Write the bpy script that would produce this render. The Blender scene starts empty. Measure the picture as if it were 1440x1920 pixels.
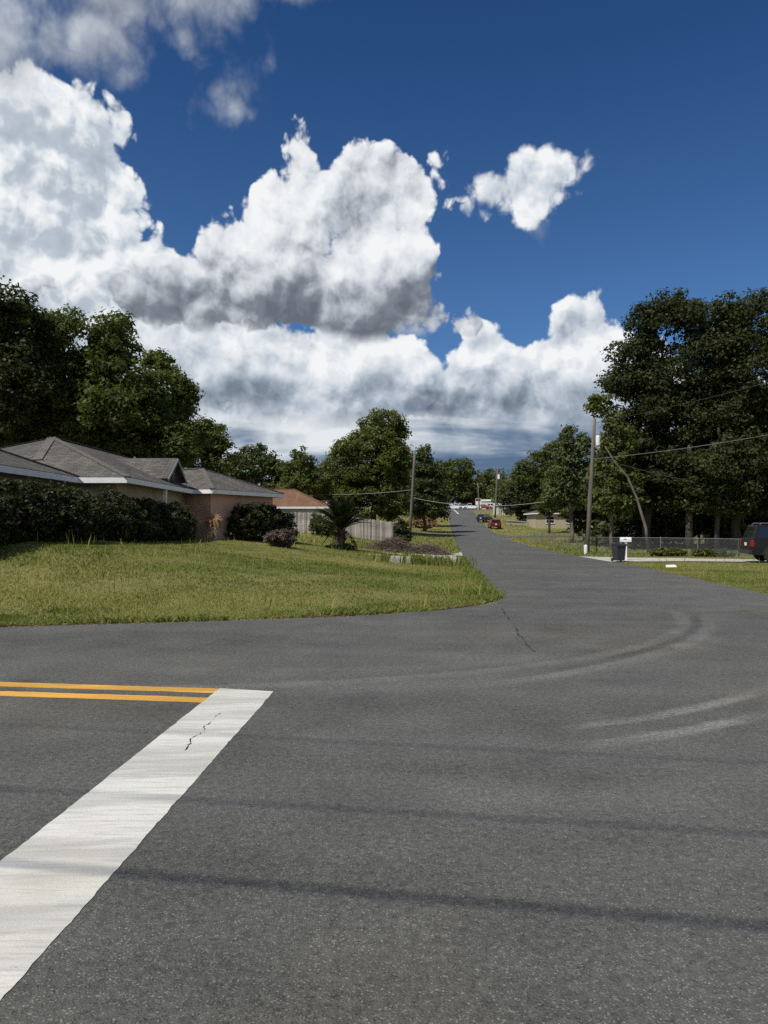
import bpy, bmesh, math, random
import numpy as np
from mathutils import Vector, Matrix
from mathutils.geometry import delaunay_2d_cdt
R = math.radians
scene = bpy.context.scene
COL = scene.collection

# ------------------------------------------------------------------ camera
FPX, CX, CY, HORIZON, EYE = 1400.0, 720.0, 960.0, 985.0, 1.6
PITCH = math.atan((HORIZON - CY) / FPX)
cd = bpy.data.cameras.new('camera')
cam = bpy.data.objects.new('camera', cd)
COL.objects.link(cam)
cd.sensor_fit = 'VERTICAL'; cd.sensor_height = 36.0
cd.lens = 36.0 * FPX / 1920.0
cd.clip_start = 0.05; cd.clip_end = 6000
cam.location = (0, 0, EYE)
cam.rotation_euler = (R(90) + PITCH, 0, 0)
scene.camera = cam
scene.render.resolution_x, scene.render.resolution_y = 768, 1024

# ------------------------------------------------------------------ light
SUN_EL = R(52)
SUN_AZ = math.atan2(-0.74, -0.67)            # measured from +Y towards +X
SUN = Vector((math.sin(SUN_AZ) * math.cos(SUN_EL), math.cos(SUN_AZ) * math.cos(SUN_EL), math.sin(SUN_EL)))
sd = bpy.data.lights.new('sun', 'SUN')
sun = bpy.data.objects.new('sun', sd); COL.objects.link(sun)
sd.energy = 4.4; sd.angle = R(0.53); sd.color = (1.0, 0.955, 0.88)
sun.location = (-20, -10, 40)
sun.rotation_euler = (-SUN).to_track_quat('-Z', 'Y').to_euler()
vs = scene.view_settings
vs.view_transform = 'Standard'; vs.look = 'None'; vs.gamma = 1.0; vs.exposure = 0.0
vs.use_curve_mapping = False


class G:
    """tiny node-expression helper"""
    def __init__(s, tree): s.t = tree; s.n = tree.nodes; s.l = tree.links
    def put(s, sock, v):
        if isinstance(v, bpy.types.NodeSocket): s.l.new(v, sock)
        elif v is not None:
            try: sock.default_value = v
            except Exception: sock.default_value = tuple(v) + (1.0,)
    def m(s, op, a, b=None, c=None, clamp=False):
        n = s.n.new('ShaderNodeMath'); n.operation = op; n.use_clamp = clamp
        for i, v in enumerate((a, b, c)):
            if v is not None: s.put(n.inputs[i], v)
        return n.outputs[0]
    def v(s, op, a, b=None, c=None, out=0, scale=None):
        n = s.n.new('ShaderNodeVectorMath'); n.operation = op
        for i, x in enumerate((a, b, c)):
            if x is not None: s.put(n.inputs[i], x)
        if scale is not None: s.put(n.inputs['Scale'], scale)
        return n.outputs['Value'] if op in ('LENGTH', 'DOT_PRODUCT', 'DISTANCE') else n.outputs[0]
    def xyz(s, x, y, z):
        n = s.n.new('ShaderNodeCombineXYZ')
        for i, v in enumerate((x, y, z)): s.put(n.inputs[i], v)
        return n.outputs[0]
    def sep(s, v):
        n = s.n.new('ShaderNodeSeparateXYZ'); s.put(n.inputs[0], v); return n.outputs
    def noise(s, vec, scale=1.0, detail=3.0, rough=0.5, dist=0.0, col=False, lac=2.0):
        n = s.n.new('ShaderNodeTexNoise')
        if vec is not None: s.put(n.inputs['Vector'], vec)
        n.inputs['Scale'].default_value = scale; n.inputs['Detail'].default_value = detail
        n.inputs['Roughness'].default_value = rough; n.inputs['Distortion'].default_value = dist
        n.inputs['Lacunarity'].default_value = lac
        return n.outputs['Color' if col else 'Fac']
    def vor(s, vec, scale=1.0, detail=0.0, rough=0.5, feature='F1', out='Distance', smooth=0.3, rnd=1.0):
        n = s.n.new('ShaderNodeTexVoronoi'); n.feature = feature
        if vec is not None: s.put(n.inputs['Vector'], vec)
        n.inputs['Scale'].default_value = scale
        for k, val in (('Detail', detail), ('Roughness', rough), ('Randomness', rnd), ('Smoothness', smooth)):
            if k in n.inputs: n.inputs[k].default_value = val
        return n.outputs[out]
    def noise2(s, *a, **k):
        o = s.noise(*a, **k); o.node.noise_dimensions = '2D'; return o
    def vor2(s, *a, **k):
        o = s.vor(*a, **k); o.node.voronoi_dimensions = '2D'; return o
    def ss(s, x, a, b, lo=0.0, hi=1.0):
        n = s.n.new('ShaderNodeMapRange'); n.interpolation_type = 'SMOOTHSTEP'
        s.put(n.inputs[0], x); s.put(n.inputs[1], a); s.put(n.inputs[2], b)
        n.inputs[3].default_value = lo; n.inputs[4].default_value = hi
        return n.outputs[0]
    def mix(s, f, a, b, blend='MIX'):
        n = s.n.new('ShaderNodeMix'); n.data_type = 'RGBA'; n.blend_type = blend
        s.put(n.inputs[0], f); s.put(n.inputs[6], a); s.put(n.inputs[7], b)
        return n.outputs[2]
    def ramp(s, f, stops, interp='LINEAR'):
        n = s.n.new('ShaderNodeValToRGB'); n.color_ramp.interpolation = interp
        e = n.color_ramp.elements
        while len(e) < len(stops): e.new(0.5)
        for el, (p, c) in zip(e, stops):
            el.position = p; el.color = tuple(c) + (1.0,) if len(c) == 3 else c
        s.put(n.inputs[0], f)
        return n.outputs[0]


def pix_dir(px, py):
    x, u = (px - CX) / FPX, (CY - py) / FPX
    d = Vector((x, math.cos(PITCH) - u * math.sin(PITCH), math.sin(PITCH) + u * math.cos(PITCH)))
    return d


def pix_azel(px, py):
    d = pix_dir(px, py).normalized()
    return math.degrees(math.atan2(d.x, d.y)), math.degrees(math.asin(d.z))
# ------------------------------------------------------------------ sky with cumulus clouds
SKY_K = 0.10
def build_sky():
    w = bpy.data.worlds.new('World'); scene.world = w; w.use_nodes = True
    nt = w.node_tree; nt.nodes.clear(); g = G(nt)
    out = nt.nodes.new('ShaderNodeOutputWorld'); bg = nt.nodes.new('ShaderNodeBackground')
    nt.links.new(bg.outputs[0], out.inputs[0])
    bg.inputs[1].default_value = SKY_K
    sky = nt.nodes.new('ShaderNodeTexSky'); sky.sky_type = 'NISHITA'
    sky.sun_disc = False; sky.sun_elevation = SUN_EL; sky.sun_rotation = SUN_AZ
    sky.altitude = 0; sky.air_density = 1.0; sky.dust_density = 0.4; sky.ozone_density = 3.0
    tc = nt.nodes.new('ShaderNodeTexCoord'); D = tc.outputs['Generated']
    dx, dy, dz = g.sep(D)
    az = g.m('MULTIPLY', g.m('ARCTAN2', dx, dy), 57.29578)
    el = g.m('MULTIPLY', g.m('ARCSINE', dz), 57.29578)
    # the same weather goes on all round: cloud groups recur every 80 degrees
    azw = g.m('SUBTRACT', g.m('PINGPONG', g.m('ADD', az, 40.0 + 160.0), 80.0), 40.0)
    P0 = g.xyz(azw, el, 0.0)
    # turbulence shared by all the clouds (on azimuth and elevation, ten degrees to the unit)
    Q = g.xyz(g.m('MULTIPLY', az, 0.1), g.m('MULTIPLY', el, 0.1), 0.0)
    warp = g.v('MULTIPLY_ADD', g.noise2(Q, 4.0, 2.0, 0.5, col=True), (0.10, 0.10, 0), Q)
    def turb(off):
        q = g.v('ADD', warp, off)
        a = g.noise2(q, 1.5, 7.0, 0.58)
        b = g.vor2(q, 2.0, 4.0, 0.52)
        return g.m('SUBTRACT', a, 0.5), g.m('SUBTRACT', 0.62, b)
    na, nb = turb((0.0, 0.0, 0.0))
    na2, nb2 = turb((-0.045, 0.085, 0.0))        # a little way towards the light
    big0 = g.vor2(warp, 0.85, 1.0, 0.45, 'SMOOTH_F1', smooth=0.35); big1 = g.vor2(g.v('ADD', warp, (-0.16, 0.30, 0.0)), 0.85, 1.0, 0.45, 'SMOOTH_F1', smooth=0.35)
    wc = g.v('SUBTRACT', g.noise2(Q, 0.9, 2.0, 0.5, col=True), (0.5, 0.5, 0.5))
    Pw = g.v('MULTIPLY_ADD', wc, (2.6, 2.6, 0.0), P0)

    def py_el(y): return pix_azel(720, y)[1]
    def blobs(lst, p, k=1.6):
        acc = None
        for (px, py, rx, ry) in lst:
            a0, e0 = pix_azel(px, py)
            c = math.cos(R(a0)) * math.cos(R(a0))
            ra = rx / FPX * 57.3 * max(0.6, c); re = ry / FPX * 57.3 * max(0.62, math.cos(R(e0)) ** 2)
            rm = min(ra, re)
            q = g.v('MULTIPLY_ADD', p, (1 / ra, 1 / re, 0), (-a0 / ra, -e0 / re, 0))
            s = g.m('MULTIPLY_ADD', g.v('LENGTH', q), -rm, rm)
            acc = s if acc is None else g.m('SMOOTH_MAX', acc, s, k)
        return acc
    def group(lst, amp_a, amp_b, soft, shift, holes=None, k=1.6, bias=1.1, floor=None):
        """alpha, height above the surface seen towards the light, small relief"""
        f = blobs(lst, Pw, k)
        if holes:
            f = g.m('SMOOTH_MIN', f, g.m('MULTIPLY', blobs(holes, Pw, 0.8), -1.0), 0.6)
        n = g.m('ADD', g.m('ADD', g.m('MULTIPLY', na, amp_a), g.m('MULTIPLY', nb, amp_b)), g.m('MULTIPLY_ADD', big0, -1.6, 0.8))
        ff = g.m('ADD', g.m('ADD', f, bias), n)
        al = g.ss(ff, 0.0, soft)
        if floor:
            al = g.m('MULTIPLY', al, g.ss(g.m('MULTIPLY_ADD', na, 2.2, el), py_el(floor[0]), py_el(floor[1])))
        f2 = blobs(lst, g.v('ADD', Pw, (shift[0], shift[1], 0)), k)
        dep = g.m('ADD', f2, g.m('MULTIPLY', n, 0.9))
        return al, dep, ff
    soft_n = g.m('SUBTRACT', g.noise2(warp, 1.1, 3.0, 0.5), 0.5)
    relief_big = g.m('SUBTRACT', big1, big0)
    relief = g.m('ADD', g.m('MULTIPLY', g.m('SUBTRACT', na, na2), 1.7), g.m('MULTIPLY', g.m('SUBTRACT', nb, nb2), 1.5))
    K = 1.0 / SKY_K
    def col(c): return tuple(x * K for x in c)
    WHITE, LIGHT, MID, GREY, DARK = (0.90, 0.915, 0.93), (0.64, 0.69, 0.75), (0.37, 0.43, 0.51), (0.20, 0.24, 0.30), (0.115, 0.14, 0.18)
    def shade(dep, a, b, rk, stops=None, grad=None, off=0.0):
        t = g.m('SUBTRACT', g.m('MULTIPLY_ADD', g.ss(dep, a, b), 0.62, g.m('MULTIPLY_ADD', soft_n, 0.36, 0.19 + off)), g.m('MULTIPLY_ADD', relief_big, 0.30, g.m('MULTIPLY', relief, rk)))
        if grad:
            y0, y1, wt = grad
            elw = g.m('ADD', el, g.m('MULTIPLY', soft_n, 5.0))
            t = g.m('ADD', t, g.m('MULTIPLY', g.ss(elw, py_el(y1), py_el(y0), 1.0, 0.0), wt))
        t = g.m('MAXIMUM', g.m('MINIMUM', t, 1.0), 0.0)
        st = stops or ((0.0, WHITE), (0.28, LIGHT), (0.55, MID), (0.8, GREY), (1.0, DARK))
        return g.ramp(t, [(p, tuple(x * K for x in c)) for p, c in st])

    # clear sky: the Nishita sky, deepened a little the way the photograph shows it
    tint = g.mix(g.ss(el, 12.0, 42.0), (0.40, 0.62, 0.86, 1), (0.185, 0.40, 0.655, 1))
    base = g.mix(1.0, sky.outputs[0], tint, 'MULTIPLY')
    c = base
    # 1 low layered bank by the horizon
    sq = g.v('MULTIPLY', P0, (0.055, 0.34, 0.0))
    strat = g.noise2(sq, 1.0, 5.0, 0.55, 0.3)
    bank_top = g.m('MULTIPLY_ADD', na, 5.0, 10.5)
    bank_a = g.ss(g.m('SUBTRACT', bank_top, el), 0.0, 1.6)
    t = g.m('MULTIPLY_ADD', g.ss(el, 2.0, 9.0), 0.24, g.m('MULTIPLY_ADD', strat, 1.2, -0.09))
    t = g.m('ADD', t, g.m('MULTIPLY', nb, 0.16))
    bank_c = g.ramp(t, [(0.36, col((0.105, 0.170, 0.275))), (0.47, col((0.20, 0.27, 0.37))), (0.60, col((0.46, 0.52, 0.59))), (0.76, col((0.78, 0.81, 0.84)))])
    c = g.mix(g.m('MULTIPLY', bank_a, g.ss(el, -3.0, -1.0)), c, bank_c)
    # 2 far cumulus row
    far = [(1075, 665, 62, 80), (1010, 710, 120, 70), (915, 690, 58, 72), (1130, 730, 90, 60), (850, 745, 110, 60),
           (600, 680, 110, 80), (720, 705, 95, 60), (490, 690, 150, 80), (370, 660, 140, 90), (200, 640, 140, 110),
           (60, 740, 180, 120), (300, 740, 200, 60), (640, 765, 240, 34), (545, 630, 90, 46), (1000, 765, 210, 34)]
    al, dep, ff = group(far, 1.9, 2.3, 0.5, (-0.8, 2.2), bias=1.35, floor=(825, 760))
    c = g.mix(al, c, shade(dep, 0.4, 7.5, 0.45, grad=(660, 800, 0.40), off=0.0))
    near = [(440, 735, 95, 38), (390, 700, 70, 40), (340, 730, 90, 36), (495, 755, 45, 12)]
    al, dep, ff = group(near, 2.0, 1.6, 1.0, (-0.8, 2.0), bias=0.8)
    c = g.mix(al, c, shade(dep, 0.0, 4.5, 0.35, grad=(680, 750, 0.55)))
    near = [(610, 705, 70, 30), (575, 722, 60, 18), (650, 685, 28, 26)]
    al, dep, ff = group(near, 1.6, 1.6, 0.8, (-0.8, 2.0), bias=0.7)
    c = g.mix(al, c, shade(dep, 0.0, 5.0, 0.45, grad=(660, 750, 0.34)))
    near = [(975, 738, 80, 16), (1050, 736, 60, 18)]
    al, dep, ff = group(near, 1.4, 1.2, 1.6, (-0.8, 1.6), bias=0.4)
    c = g.mix(g.m('MULTIPLY', al, 0.85), c, shade(dep, -1.0, 2.0, 0.3, grad=(690, 760, 0.5)))
    # 3 great cumulus on the left
    left = [(80, 290, 95, 120), (-40, 320, 140, 130), (165, 350, 85, 120), (225, 440, 70, 110), (100, 510, 200, 150),
            (290, 510, 80, 80), (-60, 640, 260, 150), (-120, 320, 150, 130)]
    al, dep, ff = group(left, 1.5, 2.4, 0.45, (-2.0, 5.0), bias=0.85)
    c = g.mix(al, c, shade(dep, 0.2, 7.0, 0.72, off=0.06, stops=((0.0, WHITE), (0.22, (0.74, 0.78, 0.82)), (0.5, (0.49, 0.555, 0.63)), (1.0, (0.36, 0.42, 0.50)))))
    # 4 middle cumulus with its dark flat base
    mid = [(445, 490, 100, 62), (525, 430, 66, 85), (562, 335, 32, 56), (585, 480, 120, 95), (705, 372, 84, 74), (745, 372, 50, 56),
           (690, 460, 98, 105), (690, 560, 92, 55), (500, 560, 220, 52), (360, 545, 130, 46), (590, 585, 190, 42), (690, 520, 105, 85), (715, 590, 70, 34)]
    holes = [(603, 345, 20, 22), (626, 385, 7, 24)]
    al, dep, ff = group(mid, 1.5, 2.3, 0.45, (-1.2, 4.2), holes, bias=1.35, floor=(648, 612))
    c = g.mix(al, c, shade(dep, 0.4, 9.0, 0.48, off=0.0, grad=(440, 610, 0.56), stops=((0.0, WHITE), (0.25, (0.74, 0.77, 0.81)), (0.5, (0.46, 0.50, 0.56)), (0.75, (0.215, 0.245, 0.29)), (1.0, (0.135, 0.155, 0.19)))))
    # 5 small fair-weather puffs
    puff = [(985, 335, 58, 46), (1020, 345, 56, 44), (1000, 366, 90, 46), (960, 350, 50, 44)]
    al, dep, ff = group(puff, 1.5, 1.7, 0.6, (-0.6, 1.5), bias=0.7)
    c = g.mix(al, c, shade(dep, 0.3, 5.0, 0.5))
    # 6 thin grey scud overhead
    scud = [(240, 30, 135, 64), (350, 0, 130, 74), (320, 75, 60, 38), (400, 165, 70, 50), (430, 205, 60, 46), (-5, 60, 40, 60), (95, 100, 34, 18),
            (180, 70, 70, 40), (470, -30, 90, 40), (1020, 430, 12, 26)]
    al, dep, ff = group(scud, 3.0, 1.6, 2.2, (-0.8, 2.2), bias=1.3)
    c = g.mix(g.m('MULTIPLY', al, 0.9), c, shade(dep, 0.0, 5.2, 0.3, off=0.12, stops=((0.0, (0.58, 0.63, 0.70)), (0.35, (0.36, 0.40, 0.46)), (0.75, (0.24, 0.26, 0.295)), (1.0, (0.19, 0.205, 0.23)))))
    nt.links.new(c, bg.inputs[0])
    w.cycles.sampling_method = 'MANUAL'; w.cycles.sample_map_resolution = 512
build_sky()
cyc = scene.cycles
cyc.use_adaptive_sampling = True; cyc.adaptive_threshold = 0.012; cyc.adaptive_min_samples = 16
cyc.use_denoising = False
cyc.max_bounces = 6; cyc.diffuse_bounces = 3; cyc.glossy_bounces = 3; cyc.transmission_bounces = 3; cyc.transparent_max_bounces = 6
cyc.sample_clamp_indirect = 4.0

# ------------------------------------------------------------------ the lie of the land
_ry = np.array([-80, 0, 16, 30, 45, 60, 80, 100, 120, 140, 170, 200, 215, 260, 400, 3000.0])
_rz = np.array([0.0, 0, 0, -.12, -.32, -.40, -.25, .10, .65, 1.6, 3.6, 5.75, 6.25, 6.6, 7, 7])
_yy = np.arange(-80, 600, 1.0)
_zz = np.interp(_yy, _ry, _rz)
for _ in range(3):
    _zz = np.convolve(np.pad(_zz, 5, mode='edge'), np.ones(11) / 11, mode='valid')
XL = np.array([[16, 2.55], [22, 2.95], [30, 3.5], [45, 4.75], [54, 5.6], [75, 7.3], [98, 9.2], [132, 11.7], [173, 15.0], [206, 17.6]])
XR = np.array([[17.2, 8.85], [31.8, 10.7], [46, 11.9], [76, 13.9], [118, 17.1], [157, 20.2], [192, 23.0], [206, 24.6]])
def xl(y): return np.interp(y, XL[:, 0], XL[:, 1])
def xr(y): return np.interp(y, XR[:, 0], XR[:, 1])
def sst(t): t = np.clip(t, 0, 1); return t * t * (3 - 2 * t)
def H(x, y):
    x = np.asarray(x, float); y = np.asarray(y, float)
    z = np.interp(y, _yy, _zz)
    d = xl(y) - x
    rise = sst(d / 15.0) * sst((y - 11.8 + 0.14 * x) / (9.5 - 2.5 * sst((-x - 4) / 5.0))) * 1.26
    rise = rise * (1 - 0.45 * sst((y - 120) / 60.0))
    wav = 0.05 * np.sin(x * 0.31 + 1.0) * np.sin(y * 0.27) * sst((np.abs(x - (xl(y) + xr(y)) / 2) - 4) / 6) * sst((y - 12) / 6)
    return z + rise + wav
def gz(x, y): return float(H(x, y))
def ground(px, py, tmax=400):
    d = pix_dir(px, py); t = 1.0
    while t < tmax:
        if EYE + d.z * t < gz(d.x * t, d.y * t): break
        t += 0.1
    return Vector((d.x * t, d.y * t, gz(d.x * t, d.y * t)))
def at(px, py, Y):
    d = pix_dir(px, py); t = Y / d.y
    return Vector((d.x * t, Y, EYE + d.z * t))
def colx(px, Y): return (px - CX) / FPX * Y

# ------------------------------------------------------------------ object helpers
def link(o, parent=None):
    COL.objects.link(o)
    if parent is not None: o.parent = parent
    return o
def tag(o, label=None, cat=None, group=None, kind=None):
    if label: o['label'] = label
    if cat: o['category'] = cat
    if group: o['group'] = group
    if kind: o['kind'] = kind
    return o
def empty(name, loc, rz=0.0):
    o = bpy.data.objects.new(name, None); COL.objects.link(o)
    o.location = loc; o.rotation_euler = (0, 0, rz); o.empty_display_size = 0.3
    return o
def np_mesh(name, V, F, mat, parent=None, smooth=False, attr=None, uv=None):
    """V (n,3); F (m,k) all faces with k corners"""
    V = np.asarray(V, np.float32); F = np.asarray(F, np.int32)
    me = bpy.data.meshes.new(name)
    me.vertices.add(len(V)); me.vertices.foreach_set('co', V.ravel())
    k = F.shape[1]
    me.loops.add(F.size); me.loops.foreach_set('vertex_index', F.ravel())
    me.polygons.add(len(F))
    me.polygons.foreach_set('loop_start', np.arange(0, F.size, k, dtype=np.int32))
    me.polygons.foreach_set('loop_total', np.full(len(F), k, np.int32))
    if smooth: me.polygons.foreach_set('use_smooth', np.ones(len(F), bool))
    if attr is not None:
        a = me.attributes.new('tone', 'FLOAT', 'FACE'); a.data.foreach_set('value', np.asarray(attr, np.float32))
    me.update(calc_edges=True)
    me.materials.append(mat)
    o = bpy.data.objects.new(name, me)
    return link(o, parent)
class MB:
    """collects simple solids; build() links them as one mesh object"""
    def __init__(s): s.v = []; s.f = []; s.uv = {}
    def add(s, vs, fs):
        b = len(s.v); s.v += [tuple(v) for v in vs]; s.f += [tuple(i + b for i in f) for f in fs]; return s
    def box(s, x0, x1, y0, y1, z0, z1):
        return s.add([(x0, y0, z0), (x1, y0, z0), (x1, y1, z0), (x0, y1, z0), (x0, y0, z1), (x1, y0, z1), (x1, y1, z1), (x0, y1, z1)],
                     [(0, 3, 2, 1), (4, 5, 6, 7), (0, 1, 5, 4), (1, 2, 6, 5), (2, 3, 7, 6), (3, 0, 4, 7)])
    def bar(s, a, b, w, h, up=(0, 0, 1)):
        a, b = Vector(a), Vector(b); d = (b - a).normalized(); u = Vector(up)
        sx = d.cross(u)
        if sx.length < 1e-4: sx = d.cross(Vector((0, 1, 0)))
        sx.normalize(); sz = sx.cross(d).normalized()
        vs = []
        for p in (a, b):
            for i, j in ((-1, -1), (1, -1), (1, 1), (-1, 1)): vs.append(p + sx * (i * w / 2) + sz * (j * h / 2))
        return s.add(vs, [(0, 1, 2, 3), (7, 6, 5, 4), (0, 4, 5, 1), (1, 5, 6, 2), (2, 6, 7, 3), (3, 7, 4, 0)])
    def tube(s, pts, rad, n=8, cap=True):
        pts = [Vector(p) for p in pts]
        if not hasattr(rad, '__len__'): rad = [rad] * len(pts)
        rings = []; ref = None
        for i, p in enumerate(pts):
            d = (pts[min(i + 1, len(pts) - 1)] - pts[max(i - 1, 0)]).normalized()
            if ref is None or abs(ref.dot(d)) > 0.95:
                ref = Vector((1, 0, 0)) if abs(d.x) < 0.9 else Vector((0, 1, 0))
            u = (ref - d * ref.dot(d)).normalized(); w = d.cross(u); ref = u
            rings.append([p + (u * math.cos(2 * math.pi * k / n) + w * math.sin(2 * math.pi * k / n)) * rad[i] for k in range(n)])
        vs = [v for r in rings for v in r]
        fs = [(i * n + k, i * n + (k + 1) % n, (i + 1) * n + (k + 1) % n, (i + 1) * n + k) for i in range(len(pts) - 1) for k in range(n)]
        if cap: fs += [tuple(reversed(range(n))), tuple(range((len(pts) - 1) * n, len(pts) * n))]
        return s.add(vs, fs)
    def prism(s, poly, axis, a, b):
        """poly in the plane normal to axis (x: (y,z), y: (x,z), z: (x,y)) pushed from a to b"""
        def p3(q, t): return {'x': (t, q[0], q[1]), 'y': (q[0], t, q[1]), 'z': (q[0], q[1], t)}[axis]
        n = len(poly)
        vs = [p3(q, a) for q in poly] + [p3(q, b) for q in poly]
        fs = [tuple(reversed(range(n))), tuple(range(n, 2 * n))] + [(i, (i + 1) % n, n + (i + 1) % n, n + i) for i in range(n)]
        return s.add(vs, fs)
    def slab(s, poly, t):
        """flat polygon in space given a thickness downwards (along -normal)"""
        P = [Vector(p) for p in poly]
        nrm = (P[1] - P[0]).cross(P[2] - P[0]).normalized()
        if nrm.z < 0: P.reverse(); nrm = -nrm
        n = len(P); vs = P + [p - nrm * t for p in P]
        fs = [tuple(range(n)), tuple(reversed(range(n, 2 * n)))] + [(i, n + i, n + (i + 1) % n, (i + 1) % n) for i in range(n)]
        return s.add(vs, fs)
    def build(s, name, mat, parent=None, smooth=False, bevel=0.0, fix=True):
        me = bpy.data.meshes.new(name); me.from_pydata(s.v, [], s.f); me.materials.append(mat)
        if fix or bevel:
            bm = bmesh.new(); bm.from_mesh(me)
            if fix: bmesh.ops.recalc_face_normals(bm, faces=bm.faces)
            if bevel:
                bmesh.ops.bevel(bm, geom=[e for e in bm.edges if e.is_manifold and e.calc_face_angle(0) > 0.5], offset=bevel, segments=2, profile=0.7, affect='EDGES')
            bm.to_mesh(me); bm.free()
        if smooth:
            me.polygons.foreach_set('use_smooth', np.ones(len(me.polygons), bool))
        o = bpy.data.objects.new(name, me)
        return link(o, parent)
def copy_tree(o, parent=None):
    c = o.copy(); COL.objects.link(c); c.parent = parent
    for ch in list(o.children): copy_tree(ch, c)
    return c
def inside(poly, x, y):
    x = np.asarray(x); y = np.asarray(y); r = np.zeros(x.shape, bool); n = len(poly)
    for i in range(n):
        (x0, y0), (x1, y1) = poly[i], poly[(i + 1) % n]
        if y0 == y1: continue
        c = ((y0 > y) != (y1 > y)) & (x < (x1 - x0) * (y - y0) / (y1 - y0) + x0)
        r ^= c
    return r
def sheet(name, poly, zoff, step, mat, parent=None, edge=0.4, lip=0.0):
    """a surface that follows the land inside an outline"""
    P = []
    for i in range(len(poly)):
        a, b = Vector(poly[i]), Vector(poly[(i + 1) % len(poly)])
        n = max(1, int((b - a).length / edge))
        for k in range(n): P.append(tuple(a.lerp(b, k / n)))
    xs = [p[0] for p in P]; ys = [p[1] for p in P]
    gx, gy = np.meshgrid(np.arange(min(xs), max(xs), step), np.arange(min(ys), max(ys), step))
    gx = gx.ravel() + 0.011; gy = gy.ravel() + 0.013
    ok = inside(P, gx, gy)
    pts = [Vector(p) for p in P] + [Vector(p) for p in zip(gx[ok].tolist(), gy[ok].tolist())]
    n = len(P)
    vo, eo, fo, *_ = delaunay_2d_cdt(pts, [(i, (i + 1) % n) for i in range(n)], [], 1, 1e-5)
    A = np.array([(v.x, v.y) for v in vo]); Z = H(A[:, 0], A[:, 1]) + zoff
    F = []
    for f in fo:
        a, b, c = f
        if (A[b][0] - A[a][0]) * (A[c][1] - A[a][1]) - (A[b][1] - A[a][1]) * (A[c][0] - A[a][0]) < 0: f = (a, c, b)
        F.append(tuple(f))
    V = np.column_stack([A, Z])
    o = np_mesh(name, V, F, mat, parent, smooth=True)
    return o

# ------------------------------------------------------------------ materials
def mat(name, col, rough=0.6, metal=0.0, spec=0.5, nscale=0, namt=0.0, bump=0.0, bscale=None, coord='Object', detail=5.0, col2=None, stretch=None, bdist=0.02):
    """principled material with noise mottling and fine relief"""
    m = bpy.data.materials.new(name); m.use_nodes = True
    nt = m.node_tree; g = G(nt); b = nt.nodes['Principled BSDF']
    b.inputs['Roughness'].default_value = rough; b.inputs['Metallic'].default_value = metal
    b.inputs['Specular IOR Level'].default_value = spec
    b.inputs['Base Color'].default_value = tuple(col) + (1,)
    tc = nt.nodes.new('ShaderNodeTexCoord').outputs[coord]
    if stretch: tc = g.v('MULTIPLY', tc, stretch)
    if nscale:
        f = g.noise(tc, nscale, detail, 0.6)
        f = g.ss(f, 0.3, 0.7)
        lo = tuple(c * (1 - namt) for c in col); hi = col2 or tuple(min(1, c * (1 + namt)) for c in col)
        nt.links.new(g.mix(f, lo + (1,), tuple(hi) + (1,)), b.inputs['Base Color'])
    if bump:
        bn = nt.nodes.new('ShaderNodeBump'); bn.inputs['Strength'].default_value = bump; bn.inputs['Distance'].default_value = bdist
        g.put(bn.inputs['Height'], g.noise(tc, bscale or nscale * 3, 4.0, 0.6))
        nt.links.new(bn.outputs[0], b.inputs['Normal'])
    return m
def leaf_mat(name, dark, light, trans=0.35, rough=0.55, far=None):
    m = bpy.data.materials.new(name); m.use_nodes = True
    nt = m.node_tree; g = G(nt); b = nt.nodes['Principled BSDF']; out = nt.nodes['Material Output']
    at_ = nt.nodes.new('ShaderNodeAttribute'); at_.attribute_name = 'tone'
    oi = nt.nodes.new('ShaderNodeObjectInfo')
    t = g.m('ADD', at_.outputs['Fac'], g.m('MULTIPLY_ADD', oi.outputs['Random'], 0.3, -0.15), clamp=True)
    c = g.mix(t, dark + (1,), light + (1,))
    nt.links.new(c, b.inputs['Base Color']); b.inputs['Roughness'].default_value = rough
    b.inputs['Specular IOR Level'].default_value = 0.22
    tr = nt.nodes.new('ShaderNodeBsdfTranslucent')
    nt.links.new(g.mix(1.0, c, (1.0, 1.15, 0.45, 1), 'MULTIPLY'), tr.inputs[0])
    mx = nt.nodes.new('ShaderNodeMixShader'); mx.inputs[0].default_value = trans
    nt.links.new(b.outputs[0], mx.inputs[1]); nt.links.new(tr.outputs[0], mx.inputs[2])
    nt.links.new(mx.outputs[0], out.inputs[0])
    return m
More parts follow.
